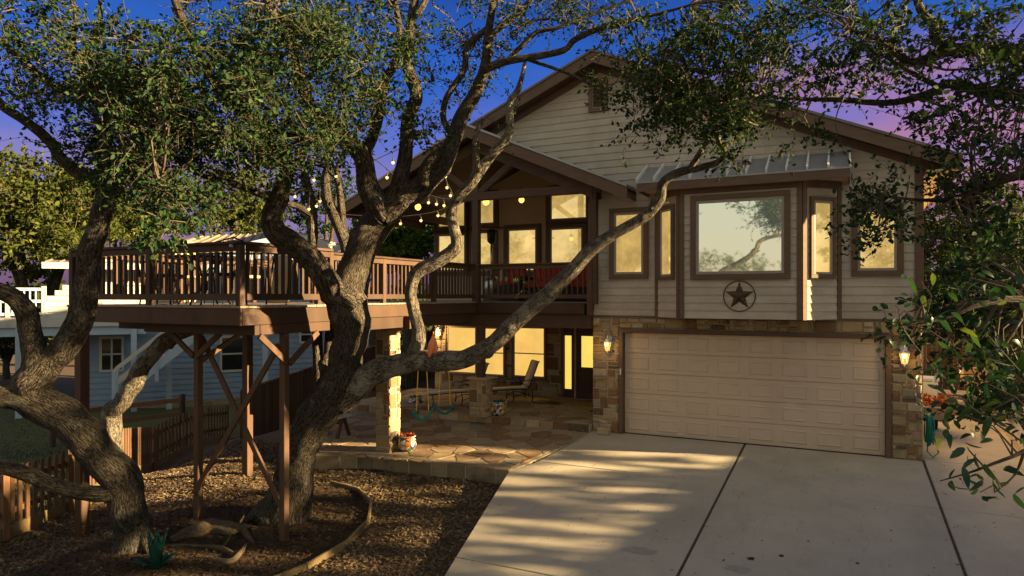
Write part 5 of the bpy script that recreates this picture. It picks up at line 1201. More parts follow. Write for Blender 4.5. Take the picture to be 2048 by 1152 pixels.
# roofs
ea = onL(84, 524, -.5); xr1 = nbx(345)
m = MB(); m.prism([(ea.x, -.5, ea.z), (ea.x, 3.0, ea.z + .34), (ea.x, 3.0, ea.z + .26), (ea.x, -.5, ea.z - .08)], (xr1 - ea.x, 0, 0)); nr = m.build('roof', 'nb_roof', nb)
for x in np.arange(ea.x + .1, xr1, .42): MB().bar((x, -.5, ea.z + .02), (x, 3.0, ea.z + .36), .03, .05).build('seam', 'nb_roof', nr)
nbb('fascia', 'nb_white', ea.x, xr1, -.56, -.504, ea.z - .22, ea.z, parent=nr)
h0, h1, h2, h3 = onL(300, 500, -.5), onL(570, 500, -.5), onL(566, 466, 2.4), onL(395, 472, 2.4)
hr = MB().prism([tuple(h0), tuple(h1), tuple(h2), tuple(h3)], (0, .02, -.1)).build('hip_roof', 'nb_roof', nb)
for k in range(1, 12):
    t = k / 12; MB().bar(h0.lerp(h1, t) + V(0, 0, .02), h3.lerp(h2, t) + V(0, 0, .02), .03, .05).build('seam', 'nb_roof', hr)
ga, gb = onL(560, 463, -.3), onL(705, 506, -.3)
MB().prism([(ga.x - 3.6, -.3, gb.z - .3), (ga.x - .2, -.3, ga.z - .2), (gb.x, -.3, gb.z - .2), (gb.x, -.3, zt), (ga.x - 3.6, -.3, zt)], (0, 4, 0)).build('gable_wall', 'nb_siding', nb)
MB().bar((ga.x - .2, -.36, ga.z), (gb.x + .6, -.36, gb.z - .17), .12, .34).build('rake_board', 'nb_white', nb); MB().bar((ga.x - .2, 1.8, ga.z + .21), (gb.x + .6, 1.8, gb.z + .04), 4.4, .06).build('gable_roof', 'nb_roof', nb)
for px in (38, 268, 338, 392, 530): nbb('porch_post', 'nb_blue', nbx(px, -1.5) - .09, nbx(px, -1.5) + .09, -1.6, -1.42, -1.7, zb - .33)
st = nroot('outside_stair', 'pale blue timber stair climbing to the neighbour upper deck', 'stair')
s0, s1 = onL(228, 800, -3.2), onL(395, 668, -3.2)
for dy in (0, .95):
    o_ = V(0, dy, 0); MB().bar(s0 + o_, s1 + o_, .06, .28).build('stringer', 'nb_blue', st); MB().bar(s0 + o_ + V(0, 0, .95), s1 + o_ + V(0, 0, .95), .09, .10).build('handrail', 'nb_white', st); MB().bar(s0 + o_ + V(0, 0, .5), s1 + o_ + V(0, 0, .5), .05, .14).build('mid_rail', 'nb_white', st)
    for t in (0, .5, 1): p = s0.lerp(s1, t) + o_; MB().box(p.x - .06, p.x + .06, p.y - .06, p.y + .06, p.z - .5, p.z + .95).build('newel', 'nb_blue', st)
for k in range(12): p = s0.lerp(s1, (k + .5) / 12); MB().box(p.x - .16, p.x + .16, p.y, p.y + .95, p.z + .02, p.z + .07).build('tread', 'nb_white', st)
ur = nroot('balcony_railing', 'white balcony railing of the neighbour house beside the crooked oak fork', 'railing')
a, b = nbx(-60, -1.55), nbx(88, -1.55)
for h in (.12, .55, .95): MB().bar(V(a, -1.55, zb + h), V(b, -1.55, zb + h), .08, .1).build('rail', 'nb_blue', ur)  # white rails coloured blue: the shade on them put into the colour
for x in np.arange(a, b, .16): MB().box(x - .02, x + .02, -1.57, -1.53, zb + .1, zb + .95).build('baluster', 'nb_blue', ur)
for x in (a, (a + b) / 2, b): MB().box(x - .06, x + .06, -1.61, -1.49, zb - .3, zb + 1.05).build('rail_post', 'nb_white', ur)
sb = nroot('stair_screen', 'white slatted stair side catching the sun below the neighbour roof', 'screen')
pa, pb = onL(90, 605, -1.5), onL(165, 552, -1.5); zz = zb + .003
while zz < pb.z:
    xa = pa.x + max(0, (zz - pa.z) / (pb.z - pa.z)) * (pb.x - pa.x); MB().box(xa, pb.x + .6, -1.52, -1.48, zz, zz + .17).build('slat', 'nb_white', sb); zz += .185

# ---------------------------------------------------------------- wall lanterns
def lantern(label, x, y, z, watts=.7):
    l = root('wall_lantern', label, 'lantern', (x, y, z), 'lit wall lanterns')
    MB().tube([(x, y + .115, z + .16), (x, y + .105, z + .16)], [.065, .06], 14).build('back_plate', 'white_metal', l)
    MB().tube([V(x, y + .105, z + .17), V(x, y + .06, z + .24), V(x, y + .01, z + .235), V(x, y, z + .17)], .010, 6).build('arm', 'white_metal', l, True)
    MB().lathe((x, y, z), [(.095, .08), (.08, .10), (.045, .145), (.012, .17), (.012, .185)], 6).build('cap', 'white_metal', l)
    MB().lathe((x, y, z), [(.04, -.10), (.062, 0), (.075, .078)], 6, False).build('glass', 'lamp_glass', l)
    MB().lathe((x, y, z), [(.008, -.15), (.018, -.13), (.045, -.105), (.045, -.098)], 6).build('base', 'white_metal', l)
    for k in range(6):
        w = k * math.pi / 3; MB().bar((x + .042 * math.cos(w), y + .042 * math.sin(w), z - .1), (x + .078 * math.cos(w), y + .078 * math.sin(w), z + .08), .008, .008).build('rib', 'white_metal', l)
    ld = bpy.data.lights.new('lantern_light', 'POINT'); ld.energy = watts; ld.color = (1, .6, .22); ld.shadow_soft_size = .05
    lo = bpy.data.objects.new('lantern_light', ld); COL.objects.link(lo); lo.parent = l; lo.location = (0, -.14, 0)
a = onY(1215, 692, 13.92); lantern('lit wall lantern on the stone left of the garage door', a.x, 13.92, a.z)
a = onY(1809, 716, 13.92); lantern('lit wall lantern on the stone right of the garage door', a.x, 13.92, a.z)
a = onY(878, 664, YR - .13); lantern('lit wall lantern at the far corner of the lower porch wall', a.x, YR - .13, a.z, 7.0)
# star in a ring under the bay window
a = onY(1479, 592, YF - BD); sx, sz, sy = a.x, a.z, YF - BD - .03; Rr = onY(1511, 592, YF - BD).x - sx
so_ = root('star_ornament', 'rusty metal star in a ring below the big bay window', 'star', (sx, sy, sz))
m = MB(); pts = [((Rr * .96 if k % 2 == 0 else Rr * .40) * math.sin(k * math.pi / 5), (Rr * .96 if k % 2 == 0 else Rr * .40) * math.cos(k * math.pi / 5)) for k in range(10)]
m.v = [(sx + p[0], sy + .012, sz + p[1]) for p in pts] + [(sx, sy - .05, sz)]; m.f = [(k, (k + 1) % 10, 10) for k in range(10)] + [tuple(range(9, -1, -1))]; m.build('star', 'rust_metal', so_)
MB().tube([(sx + Rr * math.cos(t), sy, sz + Rr * math.sin(t)) for t in np.linspace(0, 2 * math.pi, 49)], .010, 6, False).build('ring', 'rust_metal', so_, True)

# ---------------------------------------------------------------- patio furniture
def lounge(x, y, z, rz, label):
    c = root('lounge_chair', label, 'lounge chair', (x, y, z), 'sling lounge chairs'); T = Matrix.Translation((x, y, z)) @ Matrix.Rotation(rz, 4, 'Z'); t = lambda *p: T @ V(*p)
    prof = [(-.95, .31), (-.5, .33), (0, .34), (.28, .33), (.34, .37), (.50, .75), (.60, 1.02), (.64, 1.04)]
    m = MB()
    for px_, pz in prof: m.v += [tuple(t(px_, -.27, pz)), tuple(t(px_, .27, pz))]
    m.f = [(2 * k, 2 * k + 2, 2 * k + 3, 2 * k + 1) for k in range(len(prof) - 1)]; o = m.build('sling', 'sling', c, True); md = o.modifiers.new('thick', 'SOLIDIFY'); md.thickness = .015
    for s in (-1, 1):
        MB().tube([t(p[0], s * .285, p[1] - .01) for p in prof], .016, 6).build('side_rail', 'black_iron', c, True)
        MB().tube([t(.36, s * .33, .36), t(.15, s * .34, .48), t(-.05, s * .34, .53), t(-.16, s * .34, .50), t(-.17, s * .34, .44), t(-.11, s * .34, .43)], .012, 6).build('arm', 'black_iron', c, True)
        MB().tube([t(.05, s * .34, .53), t(.35, s * .34, .57), t(.48, s * .33, .54), t(.47, s * .33, .47)], .012, 6).build('arm', 'black_iron', c, True)
        for q in (-.85, -.1, .42): MB().tube([t(q, s * .29, .31), t(q + .02, s * .31, .15), t(q, s * .31, 0)], .013, 6).build('leg', 'black_iron', c, True)
        MB().tube([t(-.1, s * .3, .12), t(.16, s * .3, .2), t(.42, s * .3, .12)], .009, 5).build('stretcher', 'black_iron', c, True)
    for q in (-.9, .42): MB().tube([t(q, -.285, .30), t(q, .285, .30)], .012, 6).build('cross_bar', 'black_iron', c)
    return c
a = onZ(1030, 800, .15); lounge(a.x, a.y - .1, .155, .75, 'pale sling lounge chair on the porch with its back to the front door')
a = onZ(925, 806, .15); lounge(a.x + .05, a.y - .1, .155, .8, 'pale sling lounge chair half hidden behind the stone pier')
a = onZ(968, 792, .15); tb = root('side_table', 'small dark iron side table between the two lounge chairs', 'table', (a.x, a.y + .3, .155))
MB().lathe((a.x, a.y + .3, .155), [(.26, .45), (.27, .46), (.27, .475)], 20).build('table_top', 'black_iron', tb)
for k in range(3): w = k * 2.1; MB().tube([(a.x + .1 * math.cos(w), a.y + .3 + .1 * math.sin(w), .605), (a.x + .08 * math.cos(w), a.y + .3 + .08 * math.sin(w), .35), (a.x + .2 * math.cos(w), a.y + .3 + .2 * math.sin(w), .155)], .011, 6).build('leg', 'black_iron', tb)
def talavera():
    t = NT('talavera'); vo = t.n('ShaderNodeTexVoronoi'); vo.inputs['Scale'].default_value = 12; t.lk(t.pos((1, 1, .8)), vo.inputs['Vector'])
    s = t.n('ShaderNodeSeparateColor'); t.lk(vo.outputs['Color'], s.inputs[0])
    c = t.ramp(s.outputs[0], [(0, (.58, .52, .42)), (.42, (.02, .06, .22)), (.56, (.45, .15, .03)), (.68, (.55, .36, .05)), (.78, (.05, .16, .08)), (.86, (.6, .54, .45))], 'CONSTANT')
    e = t.n('ShaderNodeTexVoronoi', feature='DISTANCE_TO_EDGE'); e.inputs['Scale'].default_value = 12; t.lk(t.pos((1, 1, .8)), e.inputs['Vector'])
    t.base(t.mix(t.ramp(e.outputs['Distance'], [(.04, (1, 1, 1)), (.07, (0, 0, 0))]), c, (.03, .03, .05)), .22, .5)
talavera()
def pot(x, y, z, r, plant, label):
    p = root('painted_pot', label, 'pot', (x, y, z), 'painted talavera pots'); k = r / .2
    MB().lathe((x, y, z), [(a * k, b * k) for a, b in ((.11, 0), (.15, .03), (.195, .12), (.2, .19), (.17, .26), (.15, .285), (.185, .30), (.19, .32), (.165, .325), (.15, .28))], 24).build('bowl', 'talavera', p, True)
    MB().lathe((x, y, z), [(.02 * k, .27 * k), (.15 * k, .28 * k)], 16).build('soil', 'soil', p)
    rg = np.random.default_rng(int(abs(x) * 100)); n = 60; w = rg.uniform(0, 2 * np.pi, n); A = unit(np.stack([np.cos(w), np.sin(w), rg.uniform(.2, 1.6, n)], 1)); Nn = unit(np.cross(A, rg.normal(0, 1, (n, 3))))
    P = np.stack([.08 * k * np.cos(w), .08 * k * np.sin(w), np.full(n, .28 * k)], 1)
    me = flakes('plant', P, Nn, A, rg.uniform(.05, .13, n), np.full(n, .035), rg.random(n), plant, 'leaf'); o = bpy.data.objects.new('plant', me); COL.objects.link(o); o.parent = p; BASE[o] = BASE[p]; return p
leaf_mat('leaf_blue', (.012, .06, .075), (.02, .09, .10), (.05, .13, .11)); leaf_mat('leaf_red', (.10, .012, .012), (.20, .03, .02), (.30, .12, .05))
a = onZ(998, 831, .15); pot(a.x, a.y, .152, .20, 'leaf_blue', 'painted ceramic pot with blue green succulent beside the stone pier')
a = onZ(814, 902, zp(11.2)); pot(a.x, a.y, zp(a.y), .19, 'leaf_red', 'painted ceramic pot with red plant in the sun by the tall stone column')
a = onZ(818, 818, .02); pot(a.x, a.y + .3, zp(13.5), .2, 'leaf_blue', 'painted ceramic pot in the shade behind the swings')
a = onZ(1098, 806, .15); m = MB(); m.box(a.x - .38, a.x + .38, a.y - .22, a.y + .22, .158, .175); tag(soften(m.build('door_mat', 'black_iron'), .008), 'dark mat lying on the flagstones in front of the door', 'mat')
# swings under the deck edge
def swing(px, py, z, label):
    a = onZ(px, py, z); s = root('swing', label, 'swing', (a.x, a.y, z), 'belt swings'); d = V(CT, ST, 0); zt = FZ - .3
    for k in (-1, 1):
        e = a + d * k * .13 + V(0, 0, .12); tp = a + d * k * .08; MB().tube([e, V(tp.x, tp.y, z + 1.25)], .010, 6).build('chain', 'yellow_rope', s); MB().tube([V(tp.x, tp.y, z + 1.25), V(tp.x, tp.y, zt)], .005, 5).build('rope', 'grey_rope', s)
    m = MB(); n = 12; pr = []
    for k in range(n + 1):
        t = -1 + 2 * k / n; pr.append((.19 * t, .20 * abs(t) ** 2.2 - .02))
    fw = V(-ST, CT, 0)
    for q in (-.085, .085):
        for dx, dz in pr: m.v.append(tuple(a + d * dx + fw * q + V(0, 0, dz)))
    m.f = [(k, k + 1, n + 2 + k, n + 1 + k) for k in range(n)]; o = m.build('seat', 'teal_plastic', s, True); md = o.modifiers.new('thick', 'SOLIDIFY'); md.thickness = .05
swing(845, 834, .38, 'teal belt swing on yellow chains hanging closer to the tall stone column'); swing(889, 822, .38, 'teal belt swing on yellow chains hanging closer to the house wall')
# orange bird ornament on the long limb
a = pt(864, 706, 9.42); bd = root('bird_ornament', 'orange bird ornament perched on the long low oak limb', 'ornament', tuple(a)); d = V(CT, ST, 0)
MB().tube([a + d * x + V(0, 0, z) for x, z in ((-.03, -.07), (-.035, -.02), (-.01, .06), (.015, .14), (.02, .2), (.012, .25))], [.012, .03, .055, .058, .035, .006], 10).build('body', 'orange_glaze', bd, True)
MB().tube([a + d * x + V(0, 0, z) for x, z in ((.045, -.02), (.055, .07), (.05, .15))], [.008, .035, .006], 8).build('wing', 'orange_glaze', bd, True)
MB().tube([a + d * -.015 + V(0, 0, -.12), a + d * -.03 + V(0, 0, -.06)], [.02, .012], 6).build('tail', 'orange_glaze', bd, True)
MB().lathe(tuple(a + d * .02 + V(0, 0, .235)), [(.005, 0), (.016, .02), (.004, .06)], 6).build('crest', 'orange_glaze', bd)
# small blue-topped seat and yellow toy behind the leaning trunk
a = onZ(672, 872, zp(12)); sb_ = root('picnic_bench', 'small dark bench standing on the patio behind the leaning oak', 'bench', tuple(a))
MB().box(a.x - .45, a.x + .25, a.y - .15, a.y + .15, a.z + .42, a.z + .46).build('seat', 'nb_blue', sb_)
for x in (-.4, .2):
    for s in (-1, 1): MB().bar(a + V(x, s * .2, 0), a + V(x, s * .02, .42), .06, .05).build('leg', 'fence_dark', sb_)

# ---------------------------------------------------------------- string lights and porch lamps
def string(name_label, pts, f, bulbs, mat='bulb', fs=None, drop=.055, rad=.025):
    s = root('string_lights', name_label, 'string lights', tuple(pt(*pts[0], f)))
    fs = fs or [f] * len(pts); P = [np.array(pt(p[0], p[1], q)) for p, q in zip(pts, fs)]; C = [Vector(c) for c in catmull(P, 8)]
    MB().tube(C, .008, 5, False).build('cord', 'cord', s)
    for (px, py) in bulbs:
        j = min(range(len(C)), key=lambda k: (lambda q: abs(q - px))(CX + ((C[k].x * CT + C[k].y * ST) / (-C[k].x * ST + C[k].y * CT)) * FP)); c = C[j]; fd = -c.x * ST + c.y * CT; b = pt(px, py, fd)
        MB().tube([c, b + V(0, 0, .05)], .005, 4, False).build('lead', 'cord', s); MB().lathe(tuple(b), [(.012, .015), (.014, .05), (.008, .06)], 8).build('socket', 'cord', s)
        MB().lathe(tuple(b), [(.003, -rad * 1.15), (rad * .7, -rad * .75), (rad, -rad * .1), (rad * .8, rad * .5), (.011, .016)], 10).build('bulb', mat, s, True)
string('string of bulbs drooping from the oak fork to the porch post', [(842, 383), (865, 392), (890, 398), (905, 396)], 11.5, [(838, 398), (857, 405), (888, 411), (873, 408)])
string('string of bulbs climbing from the porch beam up to the dark gable', [(890, 330), (893, 362), (902, 380), (908, 398)], 11.5, [(891, 353), (894, 375), (901, 391), (907, 404)])
string('long string of bulbs running level behind the oak trunk', [(668, 428), (735, 432), (780, 434), (833, 430), (880, 420), (930, 396)], 12, [(801, 447), (842, 441), (876, 431), (798, 421)])
string('string of bulbs slanting across the sky left of the porch roof', [(675, 336), (710, 334), (745, 322), (785, 304), (830, 285)], 10.5, [(786, 325)])
string('string of bulbs from the oak limb down towards the porch rafter', [(740, 312), (765, 330), (793, 355)], 10.5, [(774, 355), (848, 360)] [:1])
string('string of bulbs hanging between the slim stems behind the deck', [(560, 400), (600, 380), (640, 372), (672, 352), (690, 305)], 11.5, [(672, 352), (628, 360), (590, 393), (618, 418), (640, 402), (633, 412)])
def lamp(px, py, Y, label, mat='bulb_amber', r=.07):
    a = onY(px, py, Y); l = root('porch_lamp', label, 'lamp', tuple(a))
    MB().lathe(tuple(a), [(.02, -r), (r * .8, -r * .6), (r, 0), (r * .8, r * .6), (.03, r)], 14).build('globe', mat, l, True); MB().lathe(tuple(a), [(.05, r * .9), (.06, r + .03), (.02, r + .08)], 10).build('holder', 'black_iron', l)
    MB().tube([a + V(0, 0, r + .07), a + V(0, 0, .32)], .008, 5).build('stem', 'black_iron', l)
lamp(1043, 400, 14.8, 'amber porch lamp hanging from the ceiling above the red sofa'); lamp(836, 414, 12.6, 'amber lamp globe hanging left of the porch beam'); lamp(972, 404, 15.2, 'warm lamp globe hanging in front of the upper porch window', 'bulb_amber', .085); lamp(780, 433, 11.4, 'amber lamp globe hanging against the oak trunk', 'bulb_amber', .06)

# ---------------------------------------------------------------- yard art
dl = root('driftwood', 'weathered grey driftwood log with twisted roots on the dark soil', 'driftwood', tuple(onZ(430, 1090, -.6)))
def dchain(pts, z, nm, n=12, lump=.3):
    P = []
    for px, py, r, up in pts:
        q = onZ(px, py, z); P.append(np.array([q.x, q.y, z + up * .85, r * .78]))
    C = np.array(catmull(P, 7)); vs, fs, _ = limb_mesh([C], n, lump, len(pts)); m = MB(); m.v = vs; m.f = fs; return m.build(nm, 'driftwood', dl, True)
dchain([(342, 1092, .055, .10), (362, 1086, .085, .13), (395, 1078, .12, .15), (430, 1072, .13, .16), (465, 1076, .11, .14), (490, 1072, .07, .14)], -.6, 'log', 18, .45)
dchain([(325, 1098, .02, .04), (365, 1098, .035, .06), (405, 1100, .035, .06), (445, 1108, .05, .08), (470, 1118, .05, .06)], -.6, 'root')
dchain([(402, 1122, .03, .03), (430, 1128, .05, .05), (460, 1132, .05, .07), (478, 1120, .045, .10), (492, 1104, .025, .13)], -.6, 'root')
dchain([(440, 1108, .04, .05), (455, 1096, .03, .10), (467, 1082, .015, .17)], -.6, 'root'); dchain([(470, 1135, .03, .05), (485, 1142, .02, .01)], -.6, 'root')
dchain([(488, 1075, .07, .12), (500, 1085, .05, .06), (508, 1090, .03, .02)], -.6, 'root'); dchain([(515, 1065, .03, .10), (520, 1052, .015, .17)], -.6, 'root'); dchain([(500, 1070, .04, .08), (516, 1068, .05, .10)], -.6, 'root')
dchain([(375, 1070, .02, .12), (365, 1064, .012, .2)], -.6, 'root'); dchain([(480, 1068, .025, .2), (488, 1060, .02, .27), (484, 1056, .01, .3)], -.6, 'root')
av = root('metal_agave', 'teal green metal agave ornament beside the sprawling oak base', 'ornament', tuple(onZ(312, 1142, -.62)))
ac = onZ(312, 1140, -.62); ra = random.Random(3)
for k in range(13):
    w = k * 2.4; inner = k < 6; L = ra.uniform(.42, .50) if inner else ra.uniform(.30, .40); out = .2 if inner else .7; d = V(math.cos(w), math.sin(w), 0); sd = V(-d.y, d.x, 0); m = MB(); n = 6
    for i in range(n + 1):
        t = i / n; wd = .055 * (math.sin(math.pi * (.2 + .75 * t)) if t < .97 else .12) * (1 if inner else .85); r = .03 + out * L * t ** (1.2 if inner else 1.0); z = L * t * (1 if inner else .75) - (0 if inner else .35 * L * t * t)
        c = ac + d * r + V(0, 0, z + .02); m.v += [tuple(c - sd * wd + d * -.012), tuple(c + d * .012), tuple(c + sd * wd + d * -.012)]
    for i in range(n): a = i * 3; m.f += [(a, a + 3, a + 4, a + 1), (a + 1, a + 4, a + 5, a + 2)]
    o = m.build('blade', 'green_metal', av, True); md = o.modifiers.new('thick', 'SOLIDIFY'); md.thickness = .006

# ---------------------------------------------------------------- side yard on the right
sf = root('side_fence', 'dark brown board fence across the side yard behind the wheelbarrow', 'fence', (3, 25, 0)); fr = random.Random(2)
x = 1.3
while x < 9: h = 1.85 + fr.uniform(-.01, .01); MB().box(x, x + .138, 25 + fr.uniform(0, .012), 25.02 + .01, 0, h).build('board', 'fence_dark', sf); x += .144
MB().box(1.3, 9, 24.97, 25.05, 1.87, 1.9).build('cap_rail', 'fence_dark', sf)
hs = root('garden_hose', 'coiled green garden hose hanging at the right house corner', 'hose', (1.4, 14.6, .5))
hx, hy = XR + .07, 14.45
rh = random.Random(8)
for k in range(6):
    r = .20 + rh.uniform(-.03, .03); y = hy + rh.uniform(-.05, .05); x = hx + .015 + k * .022; L_ = .40 + rh.uniform(-.05, .05)
    MB().tube([(x, y + r * math.cos(t), .62 + (L_ if math.sin(t) < 0 else .16) * math.sin(t)) for t in np.linspace(0, 2 * math.pi, 28)], .011, 7, False).build('coil', 'green_hose', hs, True)
MB().tube([(hx + .12, hy - .1, .45), (hx + .2, hy - .16, .12), (hx + .12, hy - .1, .02), (hx + .04, hy, .1), (hx + .05, hy + .05, .4)], .011, 7).build('loose_end', 'green_hose', hs, True)
MB().box(XR + .02, XR + .1, hy - .08, hy + .08, .66, .72).build('hanger', 'black_iron', hs); 
wb = root('wheelbarrow', 'rusty wheelbarrow full of dry leaves beside the house corner', 'wheelbarrow', (1.75, 16.6, 0))
bx_, by_ = 1.75, 16.6
m = MB(); lo = [(bx_ - .25, by_ - .2, .38), (bx_ + .18, by_ - .2, .38), (bx_ + .18, by_ + .45, .34), (bx_ - .25, by_ + .45, .34)]; hi = [(bx_ - .38, by_ - .42, .66), (bx_ + .32, by_ - .42, .66), (bx_ + .32, by_ + .75, .62), (bx_ - .38, by_ + .75, .62)]
m.v = lo + hi; m.f = [(3, 2, 1, 0)] + [(k, (k + 1) % 4, 4 + (k + 1) % 4, 4 + k) for k in range(4)]; tr_ = m.build('tray', 'stain_grey', wb); tr_.modifiers.new('t', 'SOLIDIFY').thickness = .012
MB().tube([hi[0], hi[1], hi[2], hi[3], hi[0]], .014, 6).build('rim', 'steel', wb)
for s in (-.2, .14):
    MB().tube([(bx_ + s, by_ - .9, .62), (bx_ + s, by_ - .2, .36), (bx_ + s * .4, by_ + .9, .2)], .02, 6).build('handle', 'rust_red', wb); MB().tube([(bx_ + s, by_ - .15, .37), (bx_ + s * 1.1, by_ - .25, .0), (bx_ + s, by_ + .1, .36)], .015, 6).build('leg', 'rust_red', wb)
MB().tube([(bx_ - .1, by_ + .9, .19), (bx_ + .06, by_ + .9, .19)], .19, 18).build('wheel', 'black_iron', wb)
rg = np.random.default_rng(4); n = 500; P = np.stack([rg.uniform(-.3, .26, n), rg.uniform(-.34, .65, n), .64 + rg.uniform(0, .14, n)], 1); A = unit(rg.normal(0, 1, (n, 3))); Nn = unit(np.cross(A, rg.normal(0, 1, (n, 3))))
me = flakes('leaf_litter', P, Nn, A, rg.uniform(.04, .1, n), rg.uniform(.02, .05, n), rg.random(n), 'leaf_red', 'leaf'); o = bpy.data.objects.new('leaf_litter', me); COL.objects.link(o); o.parent = wb; BASE[o] = BASE[wb]; o['kind'] = 'stuff'
bk = root('storage_bin', 'pale storage bin with blue lid behind the wheelbarrow', 'bin', (1.75, 19.5, 0)); m = MB(); m.prism([(1.45, 19.3, 0), (2.0, 19.3, 0), (2.03, 19.3, .85), (1.42, 19.3, .85)], (0, .5, 0)); soften(m.build('body', 'nb_white', bk), .02); soften(MB().box(1.4, 2.05, 19.27, 19.83, .852, .93).build('lid', 'nb_blue', bk), .015)
pb_ = root('board_pile', 'pile of weathered grey boards stacked in the side yard', 'boards', (3.0, 20, 0)); rp = random.Random(6)
for k in range(14):
    x, y, z, w = 2.3 + rp.uniform(0, .9), 19.3 + rp.uniform(-.3, .8), .05 + k * .045, rp.uniform(-.35, .35); L_ = rp.uniform(1.0, 1.7)
    soften(MB().bar((x - L_ * .3, y, z), (x + L_ * .6, y + w, z + rp.uniform(-.03, .05)), .13, .035).build('plank', 'board_grey', pb_), .004, 1)
cb = root('cardboard_box', 'brown cardboard box sitting on the board pile', 'box', (2.95, 20.5, .7)); soften(MB().box(2.65, 3.2, 20.2, 20.7, .70, 1.12).build('carton', 'cardboard', cb), .01)
for s in (0, 1): MB().bar((2.65 if s == 0 else 3.2, 20.22, 1.125), (2.5 if s == 0 else 3.34, 20.22, 1.19), .4, .008, (0, 0, 1)).build('flap', 'cardboard', cb)
# plank with lettering leaning on the pile
sg = root('lettered_plank', 'dark plank with pale capital letters leaning on the board pile', 'sign', (2.45, 18.2, .3))
p0, p1 = onY(1918, 821, 18.2), onY(1960, 836, 18.2); d = (p1 - p0).normalized(); p0 = p0 - d * .12; L_ = (p1 - p0).length + .25
soften(MB().bar(p0 - d * .1 + V(0, .02, .02), p0 + d * L_ + V(0, .02, .02), .03, .26).build('plank', 'fence_dark', sg), .004, 1); MB().bar(p0 - d * .1 + V(0, .01, .165), p0 + d * L_ + V(0, .01, .165), .06, .03).build('top_edge', 'board_grey', sg)
tx = bpy.data.curves.new('lettering', 'FONT'); tx.body = 'OPELLE'; tx.size = .20; tx.extrude = .003; to = bpy.data.objects.new('lettering', tx); tx.materials.append(M['nb_white']); COL.objects.link(to)
to.parent = sg; q = p0 - Vector((2.45, 18.2, .3)) + V(.06, -.012, -.06); to.location = q; ex = d; ez = V(0, -1, 0); ey = ez.cross(ex).normalized(); ez = ex.cross(ey)
to.rotation_euler = Matrix((ex, ey, ez)).transposed().to_euler()
bpy.context.view_layer.update(); tm = bpy.data.meshes.new_from_object(to.evaluated_get(bpy.context.evaluated_depsgraph_get())); tn = bpy.data.objects.new('lettering', tm); COL.objects.link(tn)
tn.parent = sg; tn.location = to.location; tn.rotation_euler = to.rotation_euler; bpy.data.objects.remove(to); tn['kind'] = 'stuff'; tn.name = 'lettering'
for k, (x, y, z) in enumerate(((2.9, 15.9, 0), )): pass
# low garden border at the far right
gb_ = root('timber_border', 'weathered timber border at the right edge of the side yard', 'border', (3.2, 17, 0)); soften(MB().bar((2.95, 15.0, .06), (3.3, 20, .06), .14, .16).build('timber', 'board_grey', gb_), .01)

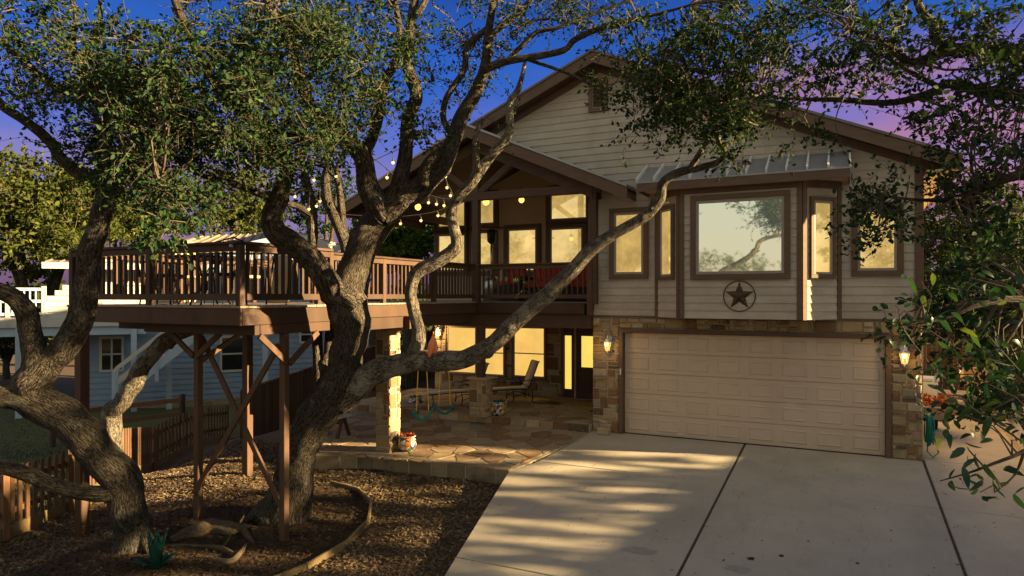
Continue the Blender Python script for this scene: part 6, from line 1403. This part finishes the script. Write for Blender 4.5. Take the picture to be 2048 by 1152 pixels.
# ---------------------------------------------------------------- outside the frame: what shades the drive and what the panes mirror
ng = root('neighbour_garage', 'low metal roofed outbuilding on the lot right of the driveway', 'garage', (12, 14, -.3))
MB().box(9.2, 15, 3, 26, -.6, 2.88).build('wall', 'nb_siding', ng); MB().prism([(8.95, 2.6, 3.05), (15.4, 2.6, 3.5), (15.4, 2.6, 3.6), (8.95, 2.6, 3.13)], (0, 23.8, 0)).build('roof', 'metal_roof', ng)
for k in range(6): MB().box(9.17, 9.198, 4 + k * 3.6, 5.2 + k * 3.6, .8, 1.9).build('window', 'dark_glass', ng)
def far_tree(label, x, y, z0, zc, rx, rz, n, seed, mat='leaf', L=.14, rad=.6, nl=45, grp='trees around the lot'):
    t = Tree('oak_tree', label, (x, y, z0), grp); t.rs = random.Random(seed)
    t.limb3([(x, y, z0 - .2, .26), (x + .2, y, z0 + (zc - z0) * .4, .2), (x, y + .2, zc, .12)], 'trunk', 10)
    for k in range(4): w = k * 1.6 + seed; t.limb3([(x + .1, y, z0 + (zc - z0) * .5, .13), (x + rx * .4 * math.cos(w), y + rx * .4 * math.sin(w), zc, .08), (x + rx * .8 * math.cos(w), y + rx * .8 * math.sin(w), zc + rz * .3, .03)], 'limb', 7)
    C = []
    for _ in range(n): v = Vector((t.rs.gauss(0, 1), t.rs.gauss(0, 1), t.rs.gauss(0, 1))).normalized() * t.rs.random() ** .4; C.append((x + v.x * rx, y + v.y * rx, zc + v.z * rz))
    t.grow(C, rad, nl, L, connect=rx); t.finish(mat)
far_tree('oak beyond the outbuilding right of the driveway', 17, 15.8, -.4, 6.0, 3.4, 1.9, 58, 3, rad=.5, nl=9, L=.27); far_tree('second oak beyond the outbuilding right of the driveway', 17.5, 11.6, -.4, 7.3, 3.2, 2.5, 115, 4, rad=.5, nl=9, L=.27); far_tree('oak at the street end of the outbuilding', 16.5, 5.0, -.5, 6.2, 3.4, 2.5, 190, 5)  # unseen oaks; oversize leaves and crown heights shaped for the dapples they cast
far_tree('street oak behind the viewer mirrored in the bay window', -6, -14, -1.2, 3.6, 3.2, 2.0, 110, 6, 'leaf_yellow'); far_tree('tall street oak mirrored in the left windows', -14, -12, -1.2, 5, 4, 3.2, 150, 7, 'leaf_yellow'); far_tree('street oak mirrored in the porch windows', -23, -9, -1.3, 5, 4.5, 3.2, 150, 8, 'leaf_yellow')
far_tree('street oak across the road from the garage', 7, -12, -1.1, 4, 3.5, 2.6, 120, 9, 'leaf_yellow')
# distant wood along the horizon
def wood():
    rg = np.random.default_rng(21); P = []
    for k in range(260):
        w = R(rg.uniform(-75, 62)); d = rg.uniform(60, 110); c = np.array([d * math.sin(w - .45), d * math.cos(w - .45), 0]); h = rg.uniform(2.5, 5.5)
        n = 110; v = unit(rg.normal(0, 1, (n, 3))) * (rg.random(n) ** .35)[:, None]; P.append(c + v * np.array([3.4, 3.4, h * .55]) + np.array([0, 0, h * .5 - 1]))
    P = np.concatenate(P); m = len(P); A = unit(rg.normal(0, 1, (m, 3))); Nn = unit(np.cross(A, rg.normal(0, 1, (m, 3))))
    me = flakes('woodland', P, Nn, A, rg.uniform(.6, 1.1, m), rg.uniform(.4, .8, m), rg.random(m), 'leaf_far', 'leaf'); o = bpy.data.objects.new('woodland', me); COL.objects.link(o); tag(o, 'distant dark woodland along the horizon', 'woodland', kind='stuff')
wood()
